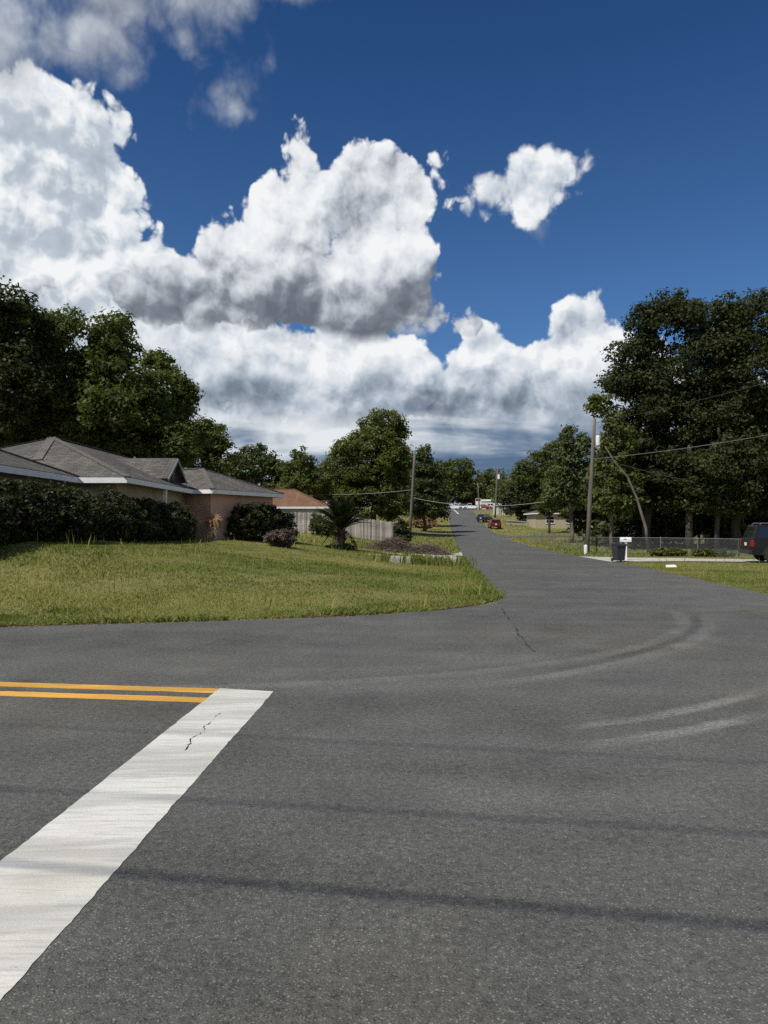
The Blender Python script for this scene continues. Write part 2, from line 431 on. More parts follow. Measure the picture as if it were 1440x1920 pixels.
def asphalt_mat():
    m = bpy.data.materials.new('asphalt'); m.use_nodes = True
    nt = m.node_tree; g = G(nt); b = nt.nodes['Principled BSDF']
    P = nt.nodes.new('ShaderNodeTexCoord').outputs['Object']
    x, y, z = g.sep(P); P2 = g.xyz(x, y, 0.0)
    big = g.noise(P2, 0.16, 4.0, 0.55); mid = g.noise(P2, 1.3, 5.0, 0.6)
    grain = g.noise(P2, 22.0, 5.0, 0.86)
    stone = g.vor(P2, 165.0, 0.0, 0.5, 'F1', 'Color')
    sv = g.sep(stone)[0]
    v = g.m('MULTIPLY_ADD', big, 0.075, 0.062)
    v = g.m('ADD', v, g.m('MULTIPLY_ADD', mid, 0.060, -0.030))
    wheel = g.noise(g.v('MULTIPLY', g.xyz(g.m('ADD', x, g.m('MULTIPLY', y, -0.15)), g.m('ADD', y, g.m('MULTIPLY', x, 0.148)), 0.0), (0.10, 0.85, 1.0)), 1.0, 4.0, 0.6)
    v = g.m('ADD', v, g.m('MULTIPLY_ADD', wheel, 0.070, -0.035))          # lanes polished by traffic along the near road
    oil = g.ss(g.noise(g.v('ADD', P2, (31, 12, 0)), 0.75, 3.0, 0.5), 0.64, 0.74)
    v = g.m('SUBTRACT', v, g.m('MULTIPLY', oil, 0.020))
    v = g.m('ADD', v, g.m('MULTIPLY_ADD', grain, 0.24, -0.120))
    v = g.m('ADD', v, g.m('MULTIPLY', g.ss(sv, 0.90, 0.99), g.m('MULTIPLY_ADD', mid, 0.24, 0.0)))         # pale stones in the surface
    v = g.m('SUBTRACT', v, g.m('MULTIPLY', g.ss(sv, 0.24, 0.02), 0.035))
    # worn turning tracks: dusty arcs swept by tyres
    nz = g.noise(P2, 1.6, 4.0, 0.6); nf = g.noise(P2, 34.0, 4.0, 0.75)
    def arc(cx, cy, r, w, amt, a0, a1, soft=0.12):
        d = g.v('LENGTH', g.v('SUBTRACT', P2, (cx, cy, 0)))
        ang = g.m('ARCTAN2', g.m('SUBTRACT', y, cy), g.m('SUBTRACT', x, cx))
        d = g.m('ABSOLUTE', g.m('ADD', g.m('SUBTRACT', d, r), g.m('MULTIPLY_ADD', nz, 0.16, -0.08)))
        k = g.ss(d, w, w * 0.25)
        k = g.m('MULTIPLY', k, g.m('MULTIPLY', g.ss(ang, a0, a0 + soft), g.ss(ang, a1, a1 - soft)))
        return g.m('MULTIPLY', g.m('MULTIPLY', k, g.m('MULTIPLY', g.ss(nf, 0.34, 0.62), g.ss(g.m('ADD', nz, g.m('MULTIPLY', nf, 0.4)), 0.42, 0.85))), amt * 1.9)
    for a in ARCS: v = g.m('ADD', v, arc(*a))
    v = g.m('MAXIMUM', v, 0.02)
    warm = g.noise(g.v('ADD', P2, (7, 3, 0)), 0.33, 3.0, 0.5)
    c = g.mix(g.ss(warm, 0.48, 0.72), g.xyz(g.m('MULTIPLY', v, 1.01), v, g.m('MULTIPLY', v, 0.895)), g.xyz(g.m('MULTIPLY', v, 1.07), v, g.m('MULTIPLY', v, 0.83)))
    nt.links.new(c, b.inputs['Base Color'])
    b.inputs['Roughness'].default_value = 0.86; b.inputs['Specular IOR Level'].default_value = 0.3
    bn = nt.nodes.new('ShaderNodeBump'); bn.inputs['Strength'].default_value = 0.55; bn.inputs['Distance'].default_value = 0.006
    g.put(bn.inputs['Height'], g.m('ADD', g.vor(P2, 120.0), g.m('MULTIPLY', grain, 0.6)))
    nt.links.new(bn.outputs[0], b.inputs['Normal'])
    return m
# tracks: centre x, y, radius, half width, amount, from angle, to angle
ARCS = [(-2.41, 15.1, 7.85, 0.17, 0.036, -1.85, -0.12), (-4.8, 16.64, 10.84, 0.14, -0.022, -1.0, -0.25), (-3.31, 15.54, 9.23, 0.17, 0.030, -1.15, -0.25),
        (-0.88, 12.04, 6.64, 0.115, 0.060, -1.245, -0.85, 0.07), (-0.88, 12.04, 6.64, 0.14, 0.026, -1.2, -0.3), (-0.36, 10.99, 5.9, 0.12, 0.066, -1.285, -0.95, 0.07), (-0.36, 10.99, 5.9, 0.14, 0.028, -1.2, -0.4),
        (-1.6, 14.4, 7.3, 0.35, 0.014, -1.9, -0.5), (-1.2, 13.0, 5.0, 0.3, 0.012, -1.9, -0.6), (0.0, 10.8, 6.6, 0.30, 0.012, -1.6, -0.6)]
def paint_mat(name, col, worn, crack=True):
    m = bpy.data.materials.new(name); m.use_nodes = True
    nt = m.node_tree; g = G(nt); b = nt.nodes['Principled BSDF']
    P = nt.nodes.new('ShaderNodeTexCoord').outputs['Object']
    x, y, z = g.sep(P); P2 = g.xyz(x, y, 0.0)
    fade = g.noise(P2, 1.1, 4.0, 0.6)
    sm = g.noise(g.v('MULTIPLY', g.xyz(g.m('ADD', x, g.m('MULTIPLY', y, 0.1)), g.m('ADD', y, g.m('MULTIPLY', x, -0.12)), 0), (0.55, 4.2, 1)), 1.0, 4.0, 0.6)
    fine = g.noise(g.v('MULTIPLY', P2, (2.2, 34.0, 1)), 1.0, 5.0, 0.7)
    grain = g.noise(P2, 70.0, 3.0, 0.7)
    c = g.mix(g.ss(sm, 0.40, 0.64), col + (1,), tuple(k * f for k, f in zip(col, (0.70, 0.70, 0.71))) + (1,))
    c = g.mix(g.m('MULTIPLY', g.ss(fine, 0.46, 0.68), 0.75), c, tuple(k * 0.58 for k in col) + (1,))
    c = g.mix(g.m('MULTIPLY', g.ss(grain, 0.52, 0.8), 0.30), c, (0.10, 0.10, 0.095, 1))
    c = g.mix(g.m('MULTIPLY', g.ss(fade, 0.45, 0.7), 0.45), c, tuple(k * f for k, f in zip(col, (0.72, 0.70, 0.62))) + (1,))
    spots = g.ss(g.noise(P2, 45.0, 2.0, 0.6), worn, worn + 0.05)
    c = g.mix(spots, c, (0.07, 0.07, 0.068, 1))
    nt.links.new(c, b.inputs['Base Color']); b.inputs['Roughness'].default_value = 0.7
    bn = nt.nodes.new('ShaderNodeBump'); bn.inputs['Strength'].default_value = 0.4; bn.inputs['Distance'].default_value = 0.004
    g.put(bn.inputs['Height'], grain); nt.links.new(bn.outputs[0], b.inputs['Normal'])
    return m
def ground_mat():
    m = bpy.data.materials.new('lawn_soil'); m.use_nodes = True
    nt = m.node_tree; g = G(nt); b = nt.nodes['Principled BSDF']
    P = nt.nodes.new('ShaderNodeTexCoord').outputs['Object']
    x, y, z = g.sep(P); P2 = g.xyz(x, y, 0.0)
    n1 = g.noise(P2, 0.22, 5.0, 0.6); n2 = g.noise(P2, 2.4, 5.0, 0.65); n3 = g.noise(P2, 22.0, 3.0, 0.7)
    c = g.mix(g.ss(n1, 0.36, 0.62), (0.165, 0.180, 0.045, 1), (0.27, 0.235, 0.090, 1))
    c = g.mix(g.ss(n2, 0.50, 0.72), c, (0.31, 0.25, 0.130, 1))
    c = g.mix(g.m('MULTIPLY', g.ss(n3, 0.35, 0.7), 0.5), c, (0.085, 0.090, 0.022, 1))
    nt.links.new(c, b.inputs['Base Color']); b.inputs['Roughness'].default_value = 0.95; b.inputs['Specular IOR Level'].default_value = 0.1
    bn = nt.nodes.new('ShaderNodeBump'); bn.inputs['Strength'].default_value = 0.8; bn.inputs['Distance'].default_value = 0.06
    g.put(bn.inputs['Height'], g.m('ADD', n3, n2)); nt.links.new(bn.outputs[0], b.inputs['Normal'])
    return m
M = {}
M['asphalt'] = asphalt_mat(); M['ground'] = ground_mat()
M['paint_white'] = paint_mat('white_road_paint', (0.70, 0.68, 0.60), 0.72)
M['paint_yellow'] = paint_mat('yellow_road_paint', (0.80, 0.43, 0.065), 0.76)
M['tar'] = mat('tar_joint', (0.022, 0.022, 0.022), 0.7, nscale=6, namt=0.4)
M['concrete'] = mat('concrete', (0.47, 0.44, 0.38), 0.9, nscale=1.6, namt=0.22, bump=0.5, bscale=40)
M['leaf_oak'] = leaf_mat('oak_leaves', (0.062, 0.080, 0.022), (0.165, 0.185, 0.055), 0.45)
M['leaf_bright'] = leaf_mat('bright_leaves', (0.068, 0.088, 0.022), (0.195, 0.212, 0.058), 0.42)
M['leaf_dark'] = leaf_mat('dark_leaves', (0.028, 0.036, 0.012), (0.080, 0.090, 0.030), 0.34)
M['leaf_far'] = leaf_mat('distant_leaves', (0.060, 0.080, 0.030), (0.145, 0.165, 0.065), 0.40)
M['leaf_hedge'] = leaf_mat('hedge_leaves', (0.020, 0.026, 0.009), (0.080, 0.085, 0.028), 0.25, 0.5)
M['leaf_cycad'] = leaf_mat('cycad_leaflets', (0.012, 0.022, 0.007), (0.042, 0.055, 0.016), 0.15, 0.5)
M['leaf_dry'] = leaf_mat('dry_twigs', (0.085, 0.060, 0.050), (0.20, 0.150, 0.125), 0.1, 0.9)
M['leaf_litter'] = leaf_mat('fallen_leaves', (0.13, 0.055, 0.030), (0.33, 0.20, 0.12), 0.1, 0.9)
M['grass'] = leaf_mat('grass_blades', (0.135, 0.180, 0.032), (0.42, 0.385, 0.135), 0.40, 0.6)
M['grit'] = leaf_mat('sandy_grit', (0.20, 0.17, 0.13), (0.42, 0.37, 0.29), 0.0, 0.95)
M['bark'] = mat('oak_bark', (0.060, 0.050, 0.040), 0.95, nscale=3, namt=0.4, bump=0.8, bscale=12, stretch=(1, 1, 0.3))
M['bark_pale'] = mat('pale_bark', (0.135, 0.118, 0.098), 0.9, nscale=3, namt=0.35, bump=0.6, bscale=10, stretch=(1, 1, 0.3))
M['pole'] = mat('weathered_pole_wood', (0.135, 0.120, 0.10), 0.9, nscale=5, namt=0.3, bump=0.5, bscale=20, stretch=(1, 1, 0.06))
M['metal'] = mat('galvanised_steel', (0.42, 0.43, 0.44), 0.45, 0.8, nscale=8, namt=0.15)
M['wire'] = mat('cable_sheath', (0.03, 0.03, 0.03), 0.6)
M['wire_pale'] = mat('aluminium_cable', (0.22, 0.22, 0.22), 0.5, 0.3)
M['white'] = mat('white_paint', (0.78, 0.78, 0.76), 0.55, nscale=4, namt=0.07)
M['rubber'] = mat('tyre_rubber', (0.018, 0.018, 0.018), 0.85)
M['glass'] = mat('tinted_glass', (0.012, 0.014, 0.016), 0.06, 0.0, 0.8)
M['chrome'] = mat('bright_trim', (0.55, 0.55, 0.55), 0.25, 1.0)
M['black_plastic'] = mat('black_plastic', (0.022, 0.023, 0.026), 0.5, nscale=6, namt=0.2)
M['bin'] = mat('charcoal_plastic', (0.035, 0.037, 0.042), 0.5, nscale=5, namt=0.2)
M['red_lens'] = mat('red_lamp_lens', (0.26, 0.010, 0.010), 0.25)
# ------------------------------------------------------------------ ground and roads
def axis(*segs):
    a = []
    for lo, hi, st in segs: a += list(np.arange(lo, hi, st))
    a.append(segs[-1][1]); return np.array(a)
gxs = axis((-1500, -300, 150), (-300, -80, 20), (-80, -30, 4), (-30, 40, 1.0), (40, 90, 4), (90, 300, 20), (300, 1500, 150))
gys = axis((-600, -60, 60), (-60, 8, 6), (8, 62, 1.0), (62, 220, 2.5), (220, 400, 15), (400, 2400, 200))
A, B = np.meshgrid(gxs, gys); nx, ny = len(gxs), len(gys)
V = np.column_stack([A.ravel(), B.ravel(), H(A.ravel(), B.ravel())])
ii, jj = np.meshgrid(np.arange(nx - 1), np.arange(ny - 1)); k = (jj * nx + ii).ravel()
o = np_mesh('ground', V, np.column_stack([k, k + 1, k + nx + 1, k + nx]), M['ground'], smooth=True)
tag(o, 'rough green and straw coloured grass ground under the whole neighbourhood', 'ground', kind='structure')

rng = np.random.default_rng(7)
def wob(pts, amp, seed, step=0.35):
    """break an edge line into short pieces and fray it"""
    r = random.Random(seed); out = []
    for a, b in zip(pts[:-1], pts[1:]):
        a, b = Vector(a), Vector(b); d = b - a; n = max(1, int(d.length / step)); nrm = Vector((-d.y, d.x)).normalized()
        w_ = 0.0
        for i in range(n):
            w_ = w_ * 0.6 + r.gauss(0, amp * 0.6); out.append(tuple(a.lerp(b, i / n) + nrm * max(-2 * amp, min(2 * amp, w_))))
    out.append(tuple(pts[-1])); return out
lawn_edge = [(-70, 21), (-30, 15.1), (-12, 12.5), (-5.97, 11.6), (-2.9, 12.35), (-0.75, 12.95), (0.8, 13.75), (1.75, 14.7), (2.3, 15.5), (2.55, 16.4)]
left_edge = [(2.55, 16.4)] + [(float(xl(y)), y) for y in (22, 30, 38, 45, 54, 64, 75, 86, 98, 112, 132, 150, 173, 190, 206)]
right_edge = [(float(xr(y)), y) for y in (206, 192, 175, 157, 138, 118, 100, 88, 76, 60, 46, 38, 31.8, 24, 17.2)] + [(9.2, 13), (11.5, 9.5), (17, 7.0), (70, -1.0)]
road_poly = wob(lawn_edge, 0.035, 1)[:-1] + wob(left_edge, 0.05, 2)[:-1] + wob(right_edge, 0.06, 3) + [(70, -14), (-70, -14)]
road = sheet('road', road_poly, 0.032, 1.5, M['asphalt'], edge=2.0)
tag(road, 'worn grey asphalt junction with the street running away uphill', 'road', kind='structure')
o = sheet('side_street', [(10.2, 100.5), (10.6, 109.5), (8.6, 107.6), (2, 107.0), (-60, 106), (-60, 101.2), (2, 102.2), (8.0, 102.0)], 0.026, 2.0, M['asphalt'])
tag(o, 'grey side street leaving on the left before the wooded verge', 'street', kind='structure')
o = sheet('side_street', [(15.2, 94.5), (17.6, 96.5), (24, 96.0), (70, 93), (70, 98.5), (24, 101.5), (17.2, 102.5), (16.2, 106.5), (15.2, 106)], 0.026, 2.0, M['asphalt'])
tag(o, 'grey side street leaving on the right past the chain link fence', 'street', kind='structure')
far_poly = [(-150, 206.5), (150, 206.5), (150, 216), (-150, 216)]
o = sheet('cross_street', far_poly, 0.04, 8.0, M['asphalt'], edge=4)
tag(o, 'pale cross street at the top of the hill', 'street', kind='structure')
o = sheet('parking_lot', [(-5, 216.3), (70, 216.3), (70, 240), (-5, 240)], 0.035, 6.0, M['concrete'], edge=4)
tag(o, 'pale parking lot beyond the cross street at the hill top', 'parking lot', kind='structure')

# painted markings lie on the road as thin sheets
def strip_between(name, la, lb, m, seed, amp, zoff=0.035):
    poly = wob(la, amp, seed, 0.035) + list(reversed(wob(lb, amp, seed + 1, 0.035)))
    return sheet(name, poly, zoff, 0.35, m, road, edge=0.2)
def flat(px, py):      # on the level apron in front of the camera
    d = pix_dir(px, py); t = (EYE - 0.03) / -d.z
    return Vector((d.x * t, d.y * t))
a0, a1 = flat(412, 1291), flat(0, 1617); b0, b1 = flat(513, 1297), flat(0, 1880)
a2 = a1 + (a1 - a0) * 0.55; b2 = b1 + (b1 - b0) * 0.42
strip_between('stop_line', [tuple(a0), tuple(a2)], [tuple(b0), tuple(b2)], M['paint_white'], 11, 0.0035)
y0, y1 = flat(0, 1279), flat(410, 1291.5); ydir = (y0 - y1).normalized()
yn = Vector((-ydir.y, ydir.x)); yn = yn if yn.y < 0 else -yn
wl = 0.19
for k in range(2):
    s = yn * (k * 0.375); e = s + yn * wl
    p1 = flat(410, 1291.5)
    for _ in range(2):                       # end where the stop line begins
        q_ = p1 + s + yn * wl / 2; tb = (q_.y - a0.y) / (a1.y - a0.y); p1 = p1 - ydir * ((a0.x + (a1.x - a0.x) * tb + 0.02) - q_.x)
    strip_between('centre_line', [tuple(p1 + s), tuple(p1 + ydir * 40 + s)], [tuple(p1 + e), tuple(p1 + ydir * 40 + e)], M['paint_yellow'], 21 + k, 0.004, 0.0338)
    road.children[-1]['label'] = 'far yellow stripe of the double centre line' if k == 0 else 'near yellow stripe of the double centre line'
# crack in the stop line
def crack(pts, w):
    r = random.Random(5); a = []; b = []
    q = []
    for p, n in zip(pts[:-1], pts[1:]):
        for k in range(6): q.append(Vector(p).lerp(Vector(n), k / 6))
    for i, p in enumerate(q):
        p = p + Vector((r.uniform(-2.5, 2.5), r.uniform(-0.6, 0.6))); ww = w * (0.12 if r.random() < 0.3 else r.uniform(0.4, 2.0))
        f = flat(p.x, p.y); a.append((f.x - ww, f.y)); b.append((f.x + ww, f.y))
    return a + list(reversed(b))
# tar joint between two pours
sheet('tar_joint', crack([(940, 1140), (957, 1163), (970, 1185), (985, 1205), (1004, 1226)], 0.011), 0.036, 0.5, M['tar'], road, edge=0.1)
sheet('crack', crack([(412, 1338), (405, 1345), (385, 1362), (381, 1374), (360, 1384), (356, 1396), (342, 1412)], 0.0028), 0.039, 0.3, M['tar'], road, edge=0.05)
# faded centre dash near the hill top
x0 = (float(xl(195)) + float(xr(195))) / 2
sheet('centre_dash', [(x0 - 2.3, 180), (x0 - 1.9, 180), (x0 - 0.9, 203), (x0 - 1.3, 203)], 0.045, 2.0, M['paint_white'], road, edge=1)

# concrete driveways
APRON = [(float(xl(ground(*p).y)) - 0.03, ground(*p).y) if i < 2 else tuple(ground(*p).xy) for i, p in enumerate(((882, 1059), (858, 1036), (842, 1042), (790, 1040), (700, 1036), (690, 1041), (760, 1046), (820, 1050)))]
o = sheet('driveway', APRON, 0.040, 0.8, M['concrete'], edge=0.5)
tag(o, 'pale cracked concrete driveway apron beside the brush pile', 'driveway', kind='structure')
o = sheet('driveway', [(11.0, 36.4), (11.75, 45.0), (13.5, 42.6), (18, 41.0), (24, 40.4), (60, 39), (60, 34.2), (24, 35.2), (15, 36.8)], 0.040, 0.8, M['concrete'], edge=0.5)
tag(o, 'pale concrete driveway leading past the bin to the black vehicle', 'driveway', kind='structure')

# ------------------------------------------------------------------ grass
road_polys = [road_poly, far_poly,
              [(10.2, 100.5), (10.6, 109.5), (2, 107.0), (-60, 106), (-60, 101.2), (8.0, 102.0)], [(15.2, 94.5), (24, 96.0), (70, 93), (70, 98.5), (24, 101.5), (15.2, 106)],
              APRON, [(11.0, 36.4), (11.75, 45.0), (13.5, 42.6), (18, 41.0), (24, 40.4), (60, 39), (60, 34.2), (24, 35.2), (15, 36.8)]]
def vnoise(x, y, s, seed):
    r = np.random.default_rng(seed); T = r.random((64, 64)); x = x * s; y = y * s
    xi = np.floor(x).astype(int); yi = np.floor(y).astype(int); fx = sst(x - xi); fy = sst(y - yi)
    g = lambda a, b: T[a % 64, b % 64]
    return (g(xi, yi) * (1 - fx) + g(xi + 1, yi) * fx) * (1 - fy) + (g(xi, yi + 1) * (1 - fx) + g(xi + 1, yi + 1) * fx) * fy
def blades(x, y, h, w, lean, tone, r):
    n = len(x); a = r.uniform(0, 2 * np.pi, n); z = H(x, y)
    dx, dy = np.cos(a), np.sin(a); b = r.uniform(0, 2 * np.pi, n); lx, ly = np.cos(b) * lean * h, np.sin(b) * lean * h
    p0 = np.column_stack([x - dx * w / 2, y - dy * w / 2, z - 0.01]); p1 = np.column_stack([x + dx * w / 2, y + dy * w / 2, z - 0.01])
    m0 = np.column_stack([x + dx * w * .38 + lx * .35, y + dy * w * .38 + ly * .35, z + h * .58]); m1 = np.column_stack([x - dx * w * .38 + lx * .35, y - dy * w * .38 + ly * .35, z + h * .58])
    t = np.column_stack([x + lx, y + ly, z + h * np.sqrt(np.maximum(0.15, 1 - lean * lean * .6))])
    e0 = (m0 + m1) / 2 + np.column_stack([dx * w * .45, dy * w * .45, 0 * w])
    V = np.stack([p0, p1, e0, t], 1).reshape(-1, 3); i = np.arange(n) * 4
    F = np.concatenate([np.column_stack([i, i + 1, i + 2]), np.column_stack([i, i + 2, i + 3])])
    return V, F, np.tile(tone, 2)
def scatter(n, x0, x1, y0, y1, r):
    # denser towards the camera in proportion to how large it shows
    y = y0 * (y1 / y0) ** r.random(n); x = r.uniform(-0.78, 0.78, n) * y
    ok = (x > x0) & (x < x1)
    for p in road_polys: ok &= ~inside(p, x, y)
    return x[ok], y[ok]
parts = []
r = np.random.default_rng(3)
x, y = scatter(390000, -60, 80, 11.2, 46, r)
patch = vnoise(x, y, 0.55, 1) * 0.55 + vnoise(x, y, 1.7, 2) * 0.45
keep = r.random(len(x)) < 0.35 + 0.9 * patch
x, y, patch = x[keep], y[keep], patch[keep]
h = (0.025 + 0.066 * patch ** 1.6) * r.uniform(0.55, 1.25, len(x)) * (1 + 0.003 * y)
w = (0.007 + 0.0004 * y) * r.uniform(0.7, 1.3, len(x))
dry = vnoise(x, y, 0.33, 5) * 0.7 + vnoise(x, y, 1.1, 6) * 0.3
tone = np.clip(-0.04 + 0.95 * (dry - 0.30) / 0.4 * 0.7 + r.normal(0, 0.22, len(x)), 0, 1)
parts.append(blades(x, y, h, w, r.uniform(0.1, 0.75, len(x)), tone, r))
# tall stray stalks
x, y = scatter(2600, -60, 60, 13, 46, r); k = vnoise(x, y, 0.5, 9) > 0.5; x, y = x[k], y[k]
parts.append(blades(x, y, r.uniform(0.2, 0.5, len(x)), np.full(len(x), 0.010) + 0.0002 * y, r.uniform(0.05, 0.35, len(x)), r.uniform(0.1, 0.9, len(x)), r))
x, y = scatter(85000, -80, 120, 46, 200, r)
parts.append(blades(x, y, r.uniform(0.08, 0.24, len(x)), 0.0009 * y * r.uniform(0.7, 1.6, len(x)), r.uniform(0.1, 0.7, len(x)), np.clip(vnoise(x, y, 0.15, 8) + r.normal(-0.1, 0.2, len(x)), 0, 1), r))
# thick fringe hanging over the kerbless road edge
ex = []; 
for a, b in zip(lawn_edge[1:-1] + left_edge[:4], lawn_edge[2:] + left_edge[1:5]):
    n = int((Vector(b) - Vector(a)).length * 260); t = r.random(n)
    nr = np.array([-(b[1] - a[1]), b[0] - a[0]]); nr = nr / np.linalg.norm(nr); off = r.gamma(1.6, 0.10, n) - 0.11 * vnoise(a[0] + (b[0] - a[0]) * t, a[1] + (b[1] - a[1]) * t, 1.9, 31)
    ex.append(np.column_stack([a[0] + (b[0] - a[0]) * t + nr[0] * off, a[1] + (b[1] - a[1]) * t + nr[1] * off]))
ex = np.concatenate(ex)
hh = r.uniform(0.05, 0.15, len(ex)) * (0.5 + vnoise(ex[:, 0], ex[:, 1], 1.3, 12))
parts.append(blades(ex[:, 0], ex[:, 1], hh, r.uniform(0.009, 0.016, len(ex)), r.uniform(0.2, 0.9, len(ex)), np.clip(r.normal(0.25, 0.2, len(ex)), 0, 1), r))
Vs, Fs, Ts, nb = [], [], [], 0
for v, f, t in parts: Vs.append(v); Fs.append(f + nb); Ts.append(t); nb += len(v)
o = np_mesh('grass', np.concatenate(Vs), np.concatenate(Fs), M['grass'], attr=np.concatenate(Ts))
tag(o, 'short green and straw coloured lawn grass with a shaggy road edge', 'grass', kind='stuff')
# sandy grit washed on to the road along the verge
n = 9000; seg = r.integers(1, 8, n); t = r.random(n); le = np.array(lawn_edge); gp = le[seg] + (le[seg + 1] - le[seg]) * t[:, None]
gp = gp - np.column_stack([-0.12 * np.ones(n), np.ones(n)]) * r.gamma(1.1, 0.10, n)[:, None]; gp = gp[vnoise(gp[:, 0], gp[:, 1], 0.8, 44) > 0.40]
# reddish leaf litter along the lawn edge
n = 2600; seg = r.integers(1, 8, n); t = r.random(n); le = np.array(lawn_edge)
px_ = le[seg] + (le[seg + 1] - le[seg]) * t[:, None]; off = r.normal(0.02, 0.07, n); kk = vnoise(px_[:, 0], px_[:, 1], 0.9, 4) > 0.42
px_ = (px_ + np.column_stack([0.12 * off, off]))[kk]
def flakes(P, size, r, lift=0.5):
    n = len(P); a = r.normal(size=(n, 3)); a /= np.linalg.norm(a, axis=1)[:, None]; b = np.cross(a, r.normal(size=(n, 3))); b /= np.linalg.norm(b, axis=1)[:, None]
    a[:, 2] *= lift; b[:, 2] *= lift; s = size * r.uniform(0.5, 1.4, n)[:, None]
    V = np.stack([P - a * s, P + b * s * .5, P + a * s, P - b * s * .5], 1).reshape(-1, 3); i = np.arange(n) * 4
    return V, np.column_stack([i, i + 1, i + 2, i + 3])
P = np.column_stack([px_, H(px_[:, 0], px_[:, 1]) + r.uniform(0.035, 0.06, len(px_))])
P2_ = np.column_stack([gp, H(gp[:, 0], gp[:, 1]) + 0.036]); v, f = flakes(P2_, 0.011, r, 0.2)
o = np_mesh('grit', v, f, M['grit'], attr=r.random(len(f))); tag(o, 'sandy grit washed on to the asphalt along the lawn edge', 'grit', kind='stuff')
v, f = flakes(P, 0.035, r, 0.3)
o = np_mesh('leaf_litter', v, f, M['leaf_litter'], attr=r.random(len(f)))
tag(o, 'reddish brown fallen leaves along the edge of the lawn', 'litter', kind='stuff')
# ------------------------------------------------------------------ houses
def add_uv(o):
    me = o.data; uv = me.uv_layers.new(name='UVMap')
    for p in me.polygons:
        n = p.normal
        h = Vector((0, 0, 1)).cross(n); h = h.normalized() if h.length > 1e-3 else Vector((1, 0, 0)); v = n.cross(h)
        for li in p.loop_indices:
            co = me.vertices[me.loops[li].vertex_index].co; uv.data[li].uv = (co.dot(h), co.dot(v))
def shingle_mat(name, c1, c2, mortar):
    m = bpy.data.materials.new(name); m.use_nodes = True; nt = m.node_tree; g = G(nt); b = nt.nodes['Principled BSDF']
    tc = nt.nodes.new('ShaderNodeTexCoord'); U = tc.outputs['UV']
    br = nt.nodes.new('ShaderNodeTexBrick'); nt.links.new(U, br.inputs['Vector'])
    br.inputs['Scale'].default_value = 1.0; br.inputs['Brick Width'].default_value = 0.34; br.inputs['Row Height'].default_value = 0.15
    br.inputs['Mortar Size'].default_value = 0.012; br.inputs['Color1'].default_value = c1 + (1,); br.inputs['Color2'].default_value = c2 + (1,); br.inputs['Mortar'].default_value = mortar + (1,)
    n = g.noise(tc.outputs['Object'], 0.8, 5.0, 0.6); st = g.noise(g.v('MULTIPLY', U, (2.5, 0.25, 1)), 1.0, 4.0, 0.6)
    c = g.mix(g.m('MULTIPLY', g.ss(n, 0.35, 0.7), 0.5), br.outputs[0], tuple(k * 0.62 for k in c1) + (1,))
    c = g.mix(g.m('MULTIPLY', g.ss(st, 0.5, 0.75), 0.4), c, tuple(k * 1.35 for k in c2) + (1,))
    nt.links.new(c, b.inputs['Base Color']); b.inputs['Roughness'].default_value = 0.95; b.inputs['Specular IOR Level'].default_value = 0.2
    bn = nt.nodes.new('ShaderNodeBump'); bn.inputs['Strength'].default_value = 0.6; bn.inputs['Distance'].default_value = 0.02
    g.put(bn.inputs['Height'], g.m('ADD', g.m('MULTIPLY', br.outputs['Fac'], -1.0), g.noise(tc.outputs['Object'], 60.0, 2.0, 0.7)))
    nt.links.new(bn.outputs[0], b.inputs['Normal'])
    return m
M['shingle'] = shingle_mat('grey_shingles', (0.105, 0.098, 0.088), (0.185, 0.168, 0.145), (0.05, 0.046, 0.042))
M['shingle_cap'] = shingle_mat('ridge_cap_shingles', (0.150, 0.138, 0.122), (0.19, 0.175, 0.155), (0.08, 0.07, 0.065))
M['tile_red'] = shingle_mat('red_brown_shingles', (0.205, 0.112, 0.068), (0.265, 0.155, 0.100), (0.12, 0.055, 0.035))
M['stucco_pink'] = mat('pink_stucco', (0.53, 0.315, 0.24), 0.9, nscale=2, namt=0.08, bump=0.12, bscale=50)
M['stucco_tan'] = mat('tan_stucco', (0.40, 0.34, 0.235), 0.9, nscale=2, namt=0.1, bump=0.12, bscale=50)
M['stucco_grey'] = mat('pale_stucco', (0.55, 0.53, 0.50), 0.9, nscale=2, namt=0.1, bump=0.4, bscale=50)
M['vent'] = mat('dark_gable_vent', (0.03, 0.028, 0.026), 0.8)
M['soffit'] = mat('soffit_paint', (0.30, 0.295, 0.285), 0.7)
